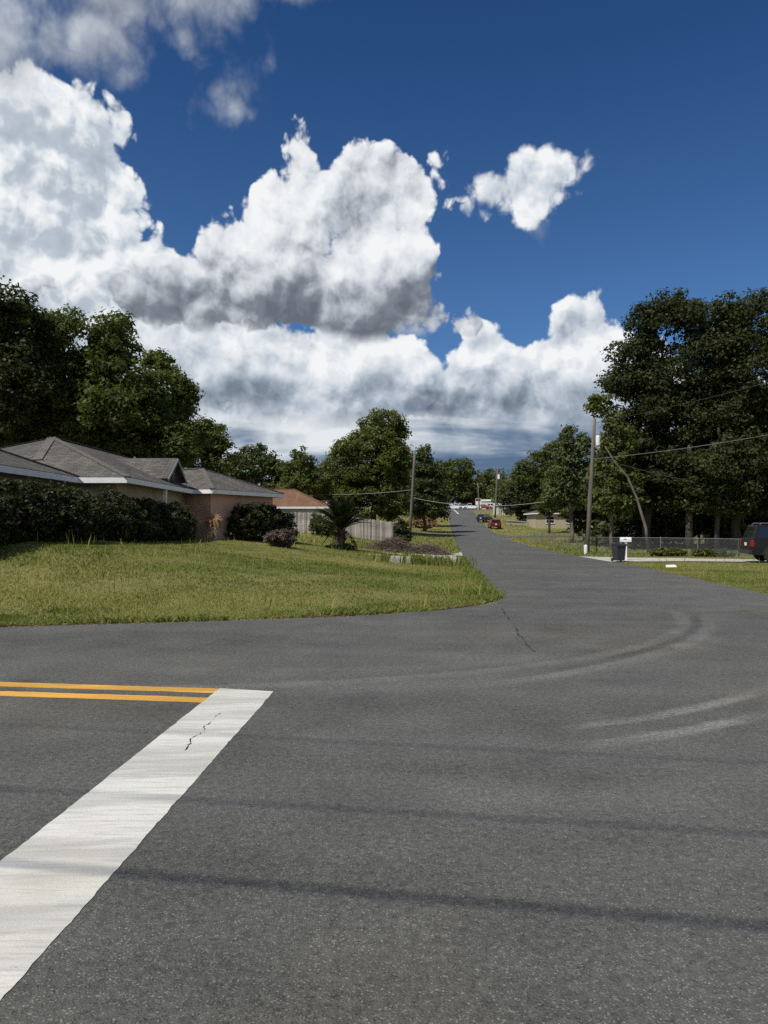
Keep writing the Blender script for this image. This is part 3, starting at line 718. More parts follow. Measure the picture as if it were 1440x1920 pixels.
def hip_roof(parent, O, u, L, v, W, ze, pitch, smat, fascia_mat, ridge_along='u', cap=True, over=0.03):
    """hip roof over the rectangle O + a*u + b*v; roof planes, ridge caps, fascia boards and soffit as parts"""
    O = Vector((O[0], O[1], ze)); u = Vector((u[0], u[1], 0)).normalized(); v = Vector((v[0], v[1], 0)).normalized()
    if ridge_along == 'v': u, v, L, W = v, u, W, L
    hw = W / 2; rz = Vector((0, 0, hw * pitch))
    A, B, C, D = O, O + u * L, O + u * L + v * W, O + v * W
    E, F = O + u * hw + v * hw + rz, O + u * (L - hw) + v * hw + rz
    mb = MB()
    mb.add([A, B, C, D, E, F], [(0, 1, 5, 4), (1, 2, 5), (2, 3, 4, 5), (3, 0, 4)])
    dn = Vector((0, 0, -0.02))
    mb.add([A + dn, B + dn, C + dn, D + dn], [(3, 2, 1, 0)])
    mb.add([A, B, C, D, A + dn, B + dn, C + dn, D + dn], [(0, 4, 5, 1), (1, 5, 6, 2), (2, 6, 7, 3), (3, 7, 4, 0)])
    ro = mb.build('roof', smat, parent); add_uv(ro)
    if cap:
        for a, b in ((A, E), (D, E), (B, F), (C, F), (E, F)):
            c = MB().bar(a + Vector((0, 0, 0.012)), b + Vector((0, 0, 0.012)), 0.26, 0.035).build('ridge_cap', M['shingle_cap'], ro)
            add_uv(c)
    cen = (A + C) / 2
    for a, b in ((A, B), (B, C), (C, D), (D, A)):
        d = (b - a).normalized(); nrm = Vector((d.y, -d.x, 0))
        if nrm.dot((a + b) / 2 - cen) < 0: nrm = -nrm
        z = Vector((0, 0, -0.115))
        MB().bar(a + nrm * -0.012 + d * 0.026 + z, b + nrm * -0.012 - d * 0.026 + z, 0.03, 0.19).build('fascia_board', fascia_mat, parent)
    mb = MB(); s0 = Vector((0, 0, -0.19))
    k = 0.03
    q = [A + (u + v) * k + s0, B + (-u + v) * k + s0, C + (-u - v) * k + s0, D + (u - v) * k + s0]
    mb.slab(q, 0.02); mb.build('soffit', M['soffit'], parent)
    return ro, (A, B, C, D, E, F)
def walls(parent, O, u, L, v, W, inset, z0, z1, m):
    u = Vector((u[0], u[1], 0)).normalized(); v = Vector((v[0], v[1], 0)).normalized(); O = Vector((O[0], O[1], 0))
    A = O + (u + v) * inset; L -= 2 * inset; W -= 2 * inset; t = 0.2
    P = [A, A + u * L, A + u * L + v * W, A + v * W]
    for i in range(4):
        a, b = P[i], P[(i + 1) % 4]; d = (b - a).normalized(); nin = Vector((-d.y, d.x, 0))
        if nin.dot((P[0] + P[2]) / 2 - a) < 0: nin = -nin
        c0, c1 = (a, b) if i % 2 == 0 else (a + d * t, b - d * t)
        mb = MB(); vs = [c0, c1, c1 + nin * t, c0 + nin * t]
        mb.add([Vector((p.x, p.y, z0)) for p in vs] + [Vector((p.x, p.y, z1)) for p in vs], [(3, 2, 1, 0), (4, 5, 6, 7), (0, 1, 5, 4), (1, 2, 6, 5), (2, 3, 7, 6), (3, 0, 4, 7)])
        mb.build('wall', m, parent)
def window(parent, c, d, w, h, nrm):
    """sash window: frame, two panes, sill; c centre on the wall face, d along the wall"""
    c, d, nrm = Vector(c), Vector(d).normalized(), Vector(nrm).normalized(); up = Vector((0, 0, 1))
    f = MB()
    for s in (-1, 1):
        f.bar(c + d * (s * w / 2) - up * h / 2, c + d * (s * w / 2) + up * h / 2, 0.06, 0.06, nrm)
        f.bar(c + up * (s * h / 2) - d * (w / 2 - 0.03), c + up * (s * h / 2) + d * (w / 2 - 0.03), 0.05, 0.06, nrm)
    f.bar(c - d * (w / 2 - 0.03), c + d * (w / 2 - 0.03), 0.04, 0.04, nrm)
    fo = f.build('window', M['white'], parent)
    for s in (-1, 1):
        q = c + up * (s * h / 4)
        MB().bar(q - d * (w / 2 - 0.03), q + d * (w / 2 - 0.03), 0.012, h / 2 - 0.05, up).build('pane', M['glass'], fo)
    MB().bar(c - up * (h / 2 + 0.06) - d * (w / 2 + 0.08) + nrm * 0.05, c - up * (h / 2 + 0.06) + d * (w / 2 + 0.08) + nrm * 0.05, 0.14, 0.05).build('sill', M['white'], fo)

ZE, PT = 3.3, 0.406
hs = empty('house', (0, 0, 0)); tag(hs, 'low grey shingled hip roof house with white fascia and pink end wall', 'house')
# main block
hip_roof(hs, (-18.6, 26.2), (1, 0), 9.6, (0, 1), 18.0, ZE, PT, M['shingle'], M['white'], 'v')
walls(hs, (-18.6, 26.2), (1, 0), 9.6, (0, 1), 17.0, 0.62, -0.4, 3.12, M['stucco_tan'])
window(hs, (-9.66, 29.2, 2.35), (0, 1, 0), 1.5, 1.1, (1, 0, 0))
window(hs, (-9.9 - 1.2, 26.8, 2.3), (1, 0, 0), 1.1, 1.1, (0, -1, 0))
# a row of lighter replaced shingles running down the front hip from the peak
mb = MB(); a, b = Vector((-13.8, 30.95, 5.24)), Vector((-13.02, 28.0, 3.3 + 0.406 * 1.8 + 0.02)); 
mb.bar(a + Vector((0, 0, 0.015)), b + Vector((0, 0, 0.015)), 0.34, 0.03, (0, -0.376, 0.926)); c = mb.build('shingle_patch', M['shingle_cap'], hs); add_uv(c)
# front wing
hip_roof(hs, (-17.0, 14.0), (1, 0), 6.3, (0, 1), 12.1, ZE, PT, M['shingle'], M['white'], 'v')
walls(hs, (-17.0, 14.0), (1, 0), 6.3, (0, 1), 12.1, 0.62, -0.6, 3.12, M['stucco_tan'])
window(hs, (-11.3, 21.5, 2.3), (0, 1, 0), 1.6, 1.1, (1, 0, 0)); window(hs, (-11.3, 24.3, 2.3), (0, 1, 0), 1.2, 1.1, (1, 0, 0))
window(hs, (-12.6, 14.62, 2.0), (1, 0, 0), 1.3, 1.2, (0, -1, 0)); window(hs, (-15.2, 14.62, 2.0), (1, 0, 0), 1.3, 1.2, (0, -1, 0))
# rear wing, turned a little
U, Vv = (0.42, 0.907), (-0.907, 0.42)
hip_roof(hs, (-8.0, 34.8), U, 6.2, Vv, 12.0, ZE, PT, M['shingle'], M['white'], 'v')
walls(hs, (-8.0, 34.8), U, 6.2, Vv, 12.0, 0.45, 0.2, 3.12, M['stucco_pink'])
# gabled dormer with louvred vent facing the street
rx0, rx1, ry0, ry1, rym, rzb, rzt = -13.2, -9.55, 32.75, 35.65, 34.2, 3.72, 4.68
for sgn, ye in ((-1, ry0 - 0.12), (1, ry1 + 0.12)):
    mb = MB(); mb.slab([(rx0, rym, rzt), (rx1 + 0.1, rym, rzt), (rx1 + 0.1, ye, rzb - 0.06), (rx0, ye, rzb - 0.06)], 0.05)
    c = mb.build('dormer_roof', M['shingle'], hs); add_uv(c)
mb = MB().prism([(ry0 + 0.05, rzb - 0.3), (ry1 - 0.05, rzb - 0.3), (ry1 - 0.05, rzb - 0.06), (rym, rzt - 0.10), (ry0 + 0.05, rzb - 0.06)], 'x', rx1 - 0.3, rx1 - 0.12)
gv = mb.build('gable_vent', M['vent'], hs)
MB().box(rx1 - 0.12, rx1 - 0.08, rym - 0.03, rym + 0.03, rzb - 0.05, rzt - 0.12).build('vent_mullion', M['soffit'], gv)
for k in range(5):
    z = rzb + 0.02 + k * 0.16; hw = (rzt - 0.16 - z) / (rzt - rzb) * (ry1 - ry0) / 2
    if hw > 0.1: MB().bar((rx1 - 0.10, rym - hw, z), (rx1 - 0.10, rym + hw, z), 0.05, 0.02, (0.4, 0, 1)).build('vent_slat', M['vent'], gv)
for ye in (ry0 - 0.12, ry1 + 0.12):
    MB().bar((rx1 + 0.115, rym, rzt - 0.09), (rx1 + 0.115, ye, rzb - 0.15), 0.025, 0.13, (0, 0, 1)).build('barge_board', M['soffit'], hs)
# porch posts
for y_ in (31.2,):
    pp = MB().box(-9.22, -9.08, y_ - 0.07, y_ + 0.07, 0.3, 3.11).build('porch_post', M['white'], hs, bevel=0.008)
MB().box(-9.55, -8.95, 26.3, 33.0, 0.5, 1.18).build('porch_slab', M['concrete'], hs)
# plumbing vents and a box vent on the roof
MB().tube([(-12.2, 36.5, 4.3), (-12.2, 36.5, 4.95)], 0.05, 8).build('vent_pipe', M['soffit'], hs)

hr = empty('house', (0, 0, 0)); tag(hr, 'red brown roofed house with white fascia behind the picket fence', 'house')
hip_roof(hr, (-24.0, 72.0), (1, 0), 18.7, (0, 1), 7.8, 3.42, 0.48, M['tile_red'], M['white'], 'u', cap=True)
for c in [c for c in hr.children if c.name.startswith('roof')]:
    for q in c.children: q.data.materials[0] = M['tile_red']
walls(hr, (-24.0, 72.0), (1, 0), 18.7, (0, 1), 7.8, 0.55, 0.2, 3.22, M['stucco_grey'])
window(hr, (-8.6, 72.55, 2.3), (1, 0, 0), 1.4, 1.1, (0, -1, 0))
for x_, y_, z_ in ((-7.3, 74.4, 4.5), (-5.9, 72.9, 3.9)):
    MB().box(x_ - 0.2, x_ + 0.2, y_ - 0.2, y_ + 0.2, z_ - 0.4, z_ + 0.14).build('roof_vent', M['tile_red'], hr)

hp = empty('house', (0, 0, 0)); tag(hp, 'small pale house with low flat looking roof behind trees beyond the chain link fence', 'house')
hx, hy = colx(1000, 128), 128.0; hz = gz(hx + 5, hy)
hip_roof(hp, (hx, hy), (1, 0), 13, (0, 1), 9, hz + 2.7, 0.3, M['shingle'], M['white'], 'u', cap=False)
walls(hp, (hx, hy), (1, 0), 13, (0, 1), 9, 0.5, hz - 0.6, hz + 2.52, M['stucco_tan'])
window(hp, (hx + 3.0, hy + 0.5, hz + 1.5), (1, 0, 0), 1.4, 1.1, (0, -1, 0)); window(hp, (hx + 6.5, hy + 0.5, hz + 1.5), (1, 0, 0), 1.4, 1.1, (0, -1, 0))

# ------------------------------------------------------------------ picket fence
M['picket'] = mat('weathered_pickets', (0.36, 0.335, 0.31), 0.9, nscale=2.2, namt=0.38, bump=0.4, bscale=10, coord='Object', stretch=(3, 3, 0.5))
def picket_mat():
    m = M['picket']; nt = m.node_tree; g = G(nt); b = nt.nodes['Principled BSDF']
    src = b.inputs['Base Color'].links[0].from_socket
    oi = nt.nodes.new('ShaderNodeObjectInfo')
    c = g.mix(1.0, src, g.ramp(oi.outputs['Random'], [(0.0, (0.42, 0.40, 0.38)), (0.5, (0.85, 0.82, 0.78)), (1.0, (1.25, 1.22, 1.18))]), 'MULTIPLY')
    nt.links.new(c, b.inputs['Base Color'])
picket_mat()
fc = empty('picket_fence', (0, 0, 0)); tag(fc, 'weathered grey wooden privacy fence in front of the red roofed house', 'fence')
pk = {}
def pickets(p, q, seed):
    p, q = Vector(p), Vector(q); d = (q - p).normalized(); n = int((q - p).length / 0.152); r = random.Random(seed); a = math.atan2(d.y, d.x)
    for i in range(n):
        c = p + d * (0.152 * (i + 0.5)); hgt = r.choice((1.78, 1.81, 1.84))
        if hgt not in pk:
            mb = MB().prism([(-0.064, 0), (0.064, 0), (0.064, hgt - 0.045), (0.035, hgt), (-0.035, hgt), (-0.064, hgt - 0.045)], 'y', -0.011, 0.011)
            o = mb.build('picket', M['picket'], fc); pk[hgt] = o.data
        else:
            o = bpy.data.objects.new('picket', pk[hgt]); link(o, fc)
        o.location = (c.x, c.y, gz(c.x, c.y) + 0.02 + r.uniform(-0.01, 0.03)); o.rotation_euler = (r.uniform(-0.012, 0.012), r.uniform(-0.012, 0.012), a + r.uniform(-0.03, 0.03))
    nrm = Vector((-d.y, d.x)); nrm = nrm if nrm.y > 0 or (nrm.y == 0 and nrm.x < 0) else -nrm
    m = max(1, int((q - p).length / 2.4))
    for i in range(m + 1):
        c = p.lerp(q, i / m) + nrm * 0.09; z = gz(c.x, c.y)
        MB().box(c.x - 0.045, c.x + 0.045, c.y - 0.045, c.y + 0.045, z - 0.3, z + 1.76).build('fence_post', M['picket'], fc)
    for hh in (0.4, 1.45):
        a_, b_ = p + nrm * 0.035, q + nrm * 0.035
        MB().bar((a_.x, a_.y, gz(a_.x, a_.y) + hh), (b_.x, b_.y, gz(b_.x, b_.y) + hh), 0.04, 0.09).build('rail', M['picket'], fc)
pickets((-9.6, 68.0), (0.72, 66.0), 1)
pickets((0.80, 66.05), (1.5, 75.5), 2)
# ------------------------------------------------------------------ trees and shrubs
def unit(n, r):
    a = r.normal(size=(n, 3)); return a / np.linalg.norm(a, axis=1)[:, None]
def leaf_cloud(lobes, nclump, nleaf, crad, leaf, r, shell=0.55, droop=0.0, aspect=0.5, zmin=None, lump=True):
    """leaf-sized faces gathered into clumps spread through ellipsoid lobes (cx,cy,cz,rx,ry,rz)"""
    L0 = np.array(lobes, float); ex = []
    for l in L0:                                # break every big lobe into smaller bulges
        if lump and min(l[3:]) > 1.1:
            for d_ in unit(7, r):
                k = r.uniform(0.30, 0.48); ex.append(np.concatenate([l[:3] + d_ * l[3:] * r.uniform(0.72, 1.0), l[3:] * k]))
            l[3:] *= 0.90
    L = np.array(list(L0) + ex); wt = (L[:, 3] * L[:, 4] * L[:, 5]) ** 0.62; wt /= wt.sum()
    li = r.choice(len(L), nclump, p=wt); d = unit(nclump, r)
    rad = shell + (1.06 - shell) * r.random(nclump) ** 0.55
    C = L[li, :3] + d * L[li, 3:] * rad[:, None]
    if zmin is not None: C = C[C[:, 2] > zmin]
    n = len(C); cr = crad * r.uniform(0.45, 1.35, n) ** 1.0
    ci = np.repeat(np.arange(n), nleaf); N = len(ci)
    e = unit(N, r); q = r.random(N) ** 0.45
    P = C[ci] + e * (cr[ci] * q)[:, None] * np.array([1, 1, 0.62])
    P[:, 2] -= droop * q * cr[ci]
    nr = e * 0.75 + unit(N, r) * 0.75 + np.array([0, 0, 0.55]); nr /= np.linalg.norm(nr, axis=1)[:, None]
    a = np.cross(nr, unit(N, r)); a /= np.linalg.norm(a, axis=1)[:, None] + 1e-9; b = np.cross(nr, a)
    s = leaf * r.uniform(0.55, 1.5, N)[:, None]
    V = np.stack([P - a * s, P + b * s * aspect, P + a * s * 0.9, P - b * s * aspect], 1).reshape(-1, 3); i = np.arange(N) * 4
    tone = np.clip(r.random(n)[ci] * 0.55 + r.random(N) * 0.5 - 0.05, 0, 1)
    return V, np.column_stack([i, i + 1, i + 2, i + 3]), tone, C
def branches(base, top, lobes, C, r0, rnd, nsub=40, bend=0.06, sides=7, spread=True):
    """trunk, limbs into the lobes, twigs out to some clumps"""
    mb = MB(); base, top = Vector(base), Vector(top); L = (top - base).length
    def path(a, b, n, k, sag=0):
        out = []
        for i in range(n + 1):
            t = i / n; p = a.lerp(b, t); w = math.sin(math.pi * t) * k
            out.append(p + Vector((rnd.uniform(-w, w), rnd.uniform(-w, w), sag * math.sin(math.pi * t))))
        return out
    tp = path(base, top, 6, L * bend)
    mb.tube(tp, [r0 * 1.35] + [r0 * (1 - 0.55 * i / 6) for i in range(1, 7)], sides + 2)
    for lb in lobes:
        c = Vector(lb[:3]); s = tp[rnd.choice((3, 4, 5, 6))]
        lp = path(s, c, 4, (c - s).length * 0.08, 0.04 * L); mb.tube(lp, [r0 * 0.5, r0 * 0.42, r0 * 0.32, r0 * 0.22, r0 * 0.12], sides)
        near = [q for q in C if sum(((q[k] - lb[k]) / lb[3 + k]) ** 2 for k in range(3)) < 1.3]
        for q in rnd.sample(near, min(len(near), max(2, nsub // len(lobes)))):
            q = Vector(q); s2 = lp[rnd.choice((2, 3, 4))]
            mb.tube(path(s2, q, 3, (q - s2).length * 0.1), [r0 * 0.16, r0 * 0.11, r0 * 0.07, r0 * 0.03], 5, cap=False)
    return mb
def tree(name, x, y, lobes, label, lm, seed, nclump, nleaf, crad, leaf, r0=0.3, top=None, bark='bark', shell=0.55, droop=0.0, group=None, nsub=40, sink=0.3, lean=(0, 0), zmin=None, bend=0.06):
    """lobes are relative to the tree's foot"""
    r = np.random.default_rng(seed); rnd = random.Random(seed)
    o = empty(name, (x, y, gz(x, y) - 0.02)); tag(o, label, 'tree', group)
    V, F, T, C = leaf_cloud(lobes, nclump, nleaf, crad, leaf, r, shell, droop, zmin=zmin)
    zc = sum(l[2] for l in lobes) / len(lobes)
    tp = top or (lean[0], lean[1], zc)
    branches((0, 0, -sink), tp, lobes, C.tolist(), r0, rnd, nsub, bend).build('trunk', M[bark], o, smooth=True, fix=False)
    np_mesh('crown', V, F, M[lm], o, attr=T)
    return o
def lobe_px(Y, base, items):
    """lobes read off as (px, py, half width px, half height px, depth offset m) at distance Y"""
    bz = gz(*base); out = []
    for (px, py, rx, ry, dy) in items:
        p = at(px, py, Y + dy); k = (Y + dy) / FPX
        out.append((p.x - base[0], p.y - base[1], p.z - bz, rx * k, (rx + ry) / 2 * k, ry * k))
    return out
def tree_px(name, px, Y, items, label, lm, seed, **kw):
    x = colx(px, Y); return tree(name, x, Y, lobe_px(Y, (x, Y), items), label, lm, seed, **kw)

# big oaks behind the grey house
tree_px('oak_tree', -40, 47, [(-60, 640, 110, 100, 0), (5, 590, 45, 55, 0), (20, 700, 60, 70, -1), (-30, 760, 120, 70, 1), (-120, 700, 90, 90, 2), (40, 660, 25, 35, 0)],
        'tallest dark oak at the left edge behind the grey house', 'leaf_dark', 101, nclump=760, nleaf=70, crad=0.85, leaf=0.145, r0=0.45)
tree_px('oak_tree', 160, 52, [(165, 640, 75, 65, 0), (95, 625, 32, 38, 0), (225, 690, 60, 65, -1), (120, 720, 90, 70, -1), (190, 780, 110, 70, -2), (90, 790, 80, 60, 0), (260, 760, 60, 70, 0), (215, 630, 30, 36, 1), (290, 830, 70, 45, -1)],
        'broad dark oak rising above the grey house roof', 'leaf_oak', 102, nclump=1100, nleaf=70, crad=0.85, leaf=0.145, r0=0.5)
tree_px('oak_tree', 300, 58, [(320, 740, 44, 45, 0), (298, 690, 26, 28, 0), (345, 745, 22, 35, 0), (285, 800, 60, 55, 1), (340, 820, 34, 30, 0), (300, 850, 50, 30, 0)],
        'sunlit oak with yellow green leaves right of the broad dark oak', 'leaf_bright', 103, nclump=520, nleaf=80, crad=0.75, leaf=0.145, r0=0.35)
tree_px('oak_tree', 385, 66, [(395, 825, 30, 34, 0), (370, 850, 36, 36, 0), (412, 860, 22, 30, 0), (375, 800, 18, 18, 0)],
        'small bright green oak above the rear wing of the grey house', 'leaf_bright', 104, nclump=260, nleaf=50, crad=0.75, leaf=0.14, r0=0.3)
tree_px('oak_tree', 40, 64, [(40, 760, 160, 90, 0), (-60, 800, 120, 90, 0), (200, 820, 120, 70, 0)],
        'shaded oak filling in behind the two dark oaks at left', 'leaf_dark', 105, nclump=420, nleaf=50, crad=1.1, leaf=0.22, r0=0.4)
# trees between the grey house and the big tree by the fence
tree_px('oak_tree', 470, 96, [(465, 870, 38, 34, 0), (445, 890, 36, 34, 1), (500, 885, 28, 36, 0), (480, 850, 22, 16, 0), (515, 905, 26, 28, 0)],
        'loose grey green tree above the grey house gutter', 'leaf_far', 106, nclump=300, nleaf=36, crad=0.95, leaf=0.22, r0=0.3, bark='bark_pale')
tree_px('cedar_tree', 566, 92, [(566, 862, 22, 24, 0), (558, 885, 30, 26, 0), (580, 900, 34, 28, 0), (560, 915, 40, 24, 0)],
        'pointed green cedar rising behind the red brown roof', 'leaf_oak', 107, nclump=330, nleaf=40, crad=0.7, leaf=0.18, r0=0.22)
tree_px('oak_tree', 610, 105, [(605, 905, 30, 30, 0), (630, 890, 22, 24, 0), (590, 925, 30, 22, 0)],
        'small tree tucked between the cedar and the big fence tree', 'leaf_far', 108, nclump=220, nleaf=36, crad=0.9, leaf=0.22, r0=0.25)
tree_px('oak_tree', 700, 95, [(715, 800, 44, 34, 0), (700, 830, 50, 30, -1), (660, 870, 52, 45, 0), (738, 870, 36, 45, 0), (690, 920, 78, 50, -1), (728, 935, 40, 40, -1), (650, 915, 44, 40, 1), (700, 860, 60, 50, -2), (740, 815, 24, 26, 0)],
        'big rounded green tree behind the picket fence', 'leaf_bright', 109, nclump=1400, nleaf=64, crad=0.9, leaf=0.16, r0=0.4)
tree_px('oak_tree', 795, 112, [(790, 860, 20, 26, 0), (800, 900, 28, 36, 0), (785, 935, 30, 34, 0), (812, 935, 24, 34, 0)],
        'slim tree just right of the leaning pole on the left verge', 'leaf_far', 110, nclump=280, nleaf=40, crad=0.95, leaf=0.23, r0=0.25)
tree_px('oak_tree', 812, 134, [(812, 930, 26, 36, 0), (795, 950, 28, 28, 0), (822, 958, 18, 22, 0)],
        'dark bushy tree at the left verge past the side street', 'leaf_dark', 111, nclump=260, nleaf=40, crad=1.0, leaf=0.26, r0=0.25)
# the far end of the street
tree_px('oak_tree', 855, 250, [(858, 890, 40, 32, 0), (835, 905, 26, 34, 0), (880, 905, 24, 30, 0)],
        'dark rounded tree straight above the end of the street', 'leaf_oak', 112, nclump=260, nleaf=36, crad=1.7, leaf=0.42, r0=0.4)
tree_px('oak_tree', 918, 262, [(918, 900, 22, 24, 0), (905, 918, 24, 24, 0), (932, 920, 20, 20, 0)],
        'small round topped tree right of the street end', 'leaf_far', 113, nclump=180, nleaf=36, crad=1.7, leaf=0.42, r0=0.35)
tree_px('oak_tree', 962, 236, [(960, 915, 26, 24, 0), (985, 905, 24, 28, 0), (945, 928, 20, 18, 0)],
        'grey green tree behind the far transformer pole', 'leaf_far', 114, nclump=220, nleaf=36, crad=1.6, leaf=0.40, r0=0.35)
tree_px('oak_tree', 1010, 150, [(1000, 880, 32, 34, 0), (1030, 870, 30, 32, 0), (985, 915, 34, 36, 0), (1030, 915, 40, 34, 0), (970, 935, 20, 22, 0)],
        'broad green tree behind the small pale house', 'leaf_oak', 115, nclump=420, nleaf=44, crad=1.2, leaf=0.28, r0=0.4)
tree_px('oak_tree', 1070, 78, [(1075, 825, 26, 26, 0), (1062, 860, 20, 30, 0), (1092, 850, 18, 34, 0), (1050, 900, 26, 30, 0), (1082, 905, 30, 34, 0), (1045, 935, 24, 20, 0)],
        'wispy tree with pale twisted limbs left of the right hand pole', 'leaf_far', 116, nclump=240, nleaf=32, crad=0.8, leaf=0.19, r0=0.24, bark='bark_pale', nsub=90, shell=0.4)
tree_px('oak_tree', 1030, 112, [(1020, 945, 20, 16, 0), (1048, 935, 26, 24, 0), (1070, 950, 26, 22, 0), (1045, 905, 24, 22, 2)],
        'low leafy tree hiding the right half of the small pale house', 'leaf_oak', 117, nclump=240, nleaf=44, crad=0.85, leaf=0.22, r0=0.2)
tree_px('oak_tree', 975, 148, [(975, 935, 22, 24, 0), (955, 945, 16, 20, 0), (985, 955, 20, 16, 0)],
        'dark tree above the low grey rail fence', 'leaf_dark', 118, nclump=200, nleaf=40, crad=1.0, leaf=0.26, r0=0.25)
# the dark grove on the right
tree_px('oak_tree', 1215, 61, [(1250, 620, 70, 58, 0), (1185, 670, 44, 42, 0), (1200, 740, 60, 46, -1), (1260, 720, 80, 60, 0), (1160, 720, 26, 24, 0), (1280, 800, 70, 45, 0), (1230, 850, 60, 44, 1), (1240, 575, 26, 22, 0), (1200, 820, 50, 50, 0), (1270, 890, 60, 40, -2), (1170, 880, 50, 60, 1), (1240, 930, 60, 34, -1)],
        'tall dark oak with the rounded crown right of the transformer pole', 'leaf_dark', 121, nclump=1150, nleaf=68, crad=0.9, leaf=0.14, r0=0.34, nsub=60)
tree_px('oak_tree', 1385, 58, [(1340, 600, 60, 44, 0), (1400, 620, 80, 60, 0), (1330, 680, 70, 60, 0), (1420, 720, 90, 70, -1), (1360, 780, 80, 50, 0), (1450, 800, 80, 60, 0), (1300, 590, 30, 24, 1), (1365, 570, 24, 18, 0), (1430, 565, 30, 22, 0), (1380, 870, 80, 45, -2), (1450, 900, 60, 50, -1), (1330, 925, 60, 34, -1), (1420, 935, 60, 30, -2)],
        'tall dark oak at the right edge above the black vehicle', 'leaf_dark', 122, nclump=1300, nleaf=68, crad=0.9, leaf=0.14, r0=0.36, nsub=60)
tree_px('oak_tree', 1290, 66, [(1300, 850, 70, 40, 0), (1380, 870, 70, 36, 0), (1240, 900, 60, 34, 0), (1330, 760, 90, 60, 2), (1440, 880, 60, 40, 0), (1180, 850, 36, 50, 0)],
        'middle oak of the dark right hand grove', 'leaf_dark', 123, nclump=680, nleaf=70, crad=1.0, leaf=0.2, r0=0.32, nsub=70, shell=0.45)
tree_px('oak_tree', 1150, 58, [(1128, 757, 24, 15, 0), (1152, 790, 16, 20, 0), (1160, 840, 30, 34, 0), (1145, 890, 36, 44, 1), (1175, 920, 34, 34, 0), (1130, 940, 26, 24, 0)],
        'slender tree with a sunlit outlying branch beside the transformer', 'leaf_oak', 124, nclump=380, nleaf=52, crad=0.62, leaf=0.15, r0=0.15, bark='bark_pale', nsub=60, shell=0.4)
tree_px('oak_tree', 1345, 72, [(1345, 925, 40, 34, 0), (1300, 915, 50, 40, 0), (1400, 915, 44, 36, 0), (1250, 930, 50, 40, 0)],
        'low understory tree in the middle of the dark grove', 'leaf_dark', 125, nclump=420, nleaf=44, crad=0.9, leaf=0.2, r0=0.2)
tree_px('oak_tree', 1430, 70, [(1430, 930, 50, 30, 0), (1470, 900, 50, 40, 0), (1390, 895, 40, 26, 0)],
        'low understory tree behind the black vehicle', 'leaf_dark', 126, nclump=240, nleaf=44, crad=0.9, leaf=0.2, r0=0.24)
# shaded woods behind the grove, one mass
r = np.random.default_rng(77)
def wood(name, spots, lm, label, seed, leaf, crad, nleaf=24):
    r = np.random.default_rng(seed); lob = []
    for (x, y, h, w) in spots:
        z = gz(x, y)
        for k in range(4): lob.append((x + r.uniform(-w, w) * .5, y + r.uniform(-2, 2), z + h * r.uniform(0.28, 0.8), w * r.uniform(.5, .8), w * .6, h * r.uniform(.2, .3)))
    V, F, T, C = leaf_cloud(lob, len(lob) * 26, nleaf, crad, leaf, r, 0.5)
    o = np_mesh(name, V, F, M[lm], attr=T); tag(o, label, 'woods', kind='stuff'); return o
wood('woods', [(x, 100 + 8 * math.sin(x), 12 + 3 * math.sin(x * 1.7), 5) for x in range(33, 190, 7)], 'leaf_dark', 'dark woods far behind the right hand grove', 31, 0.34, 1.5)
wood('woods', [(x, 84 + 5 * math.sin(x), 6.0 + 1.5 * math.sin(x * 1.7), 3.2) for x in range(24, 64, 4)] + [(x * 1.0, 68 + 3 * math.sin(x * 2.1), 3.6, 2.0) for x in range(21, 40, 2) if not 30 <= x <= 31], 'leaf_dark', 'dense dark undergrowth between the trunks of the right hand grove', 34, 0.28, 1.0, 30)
wood('woods', [(x, 285 + 10 * math.sin(x), 17 + 4 * math.sin(x * 1.7), 12) for x in range(-170, 230, 16)], 'leaf_far', 'distant line of woods along the horizon', 32, 0.62, 2.8, 26)
wood('woods', [(x, 256 + 6 * math.sin(x), 13 + 3 * math.sin(x * 1.7), 7) for x in range(4, 84, 8)], 'leaf_oak', 'dark woods closing the view behind the hill top lot', 35, 0.5, 2.0, 26)
wood('woods', [(x, 120 + 6 * math.sin(x), 10 + 2 * math.sin(x * 1.3), 5) for x in range(-160, -14, 7)], 'leaf_far', 'woods behind the red roofed house', 33, 0.34, 1.5)
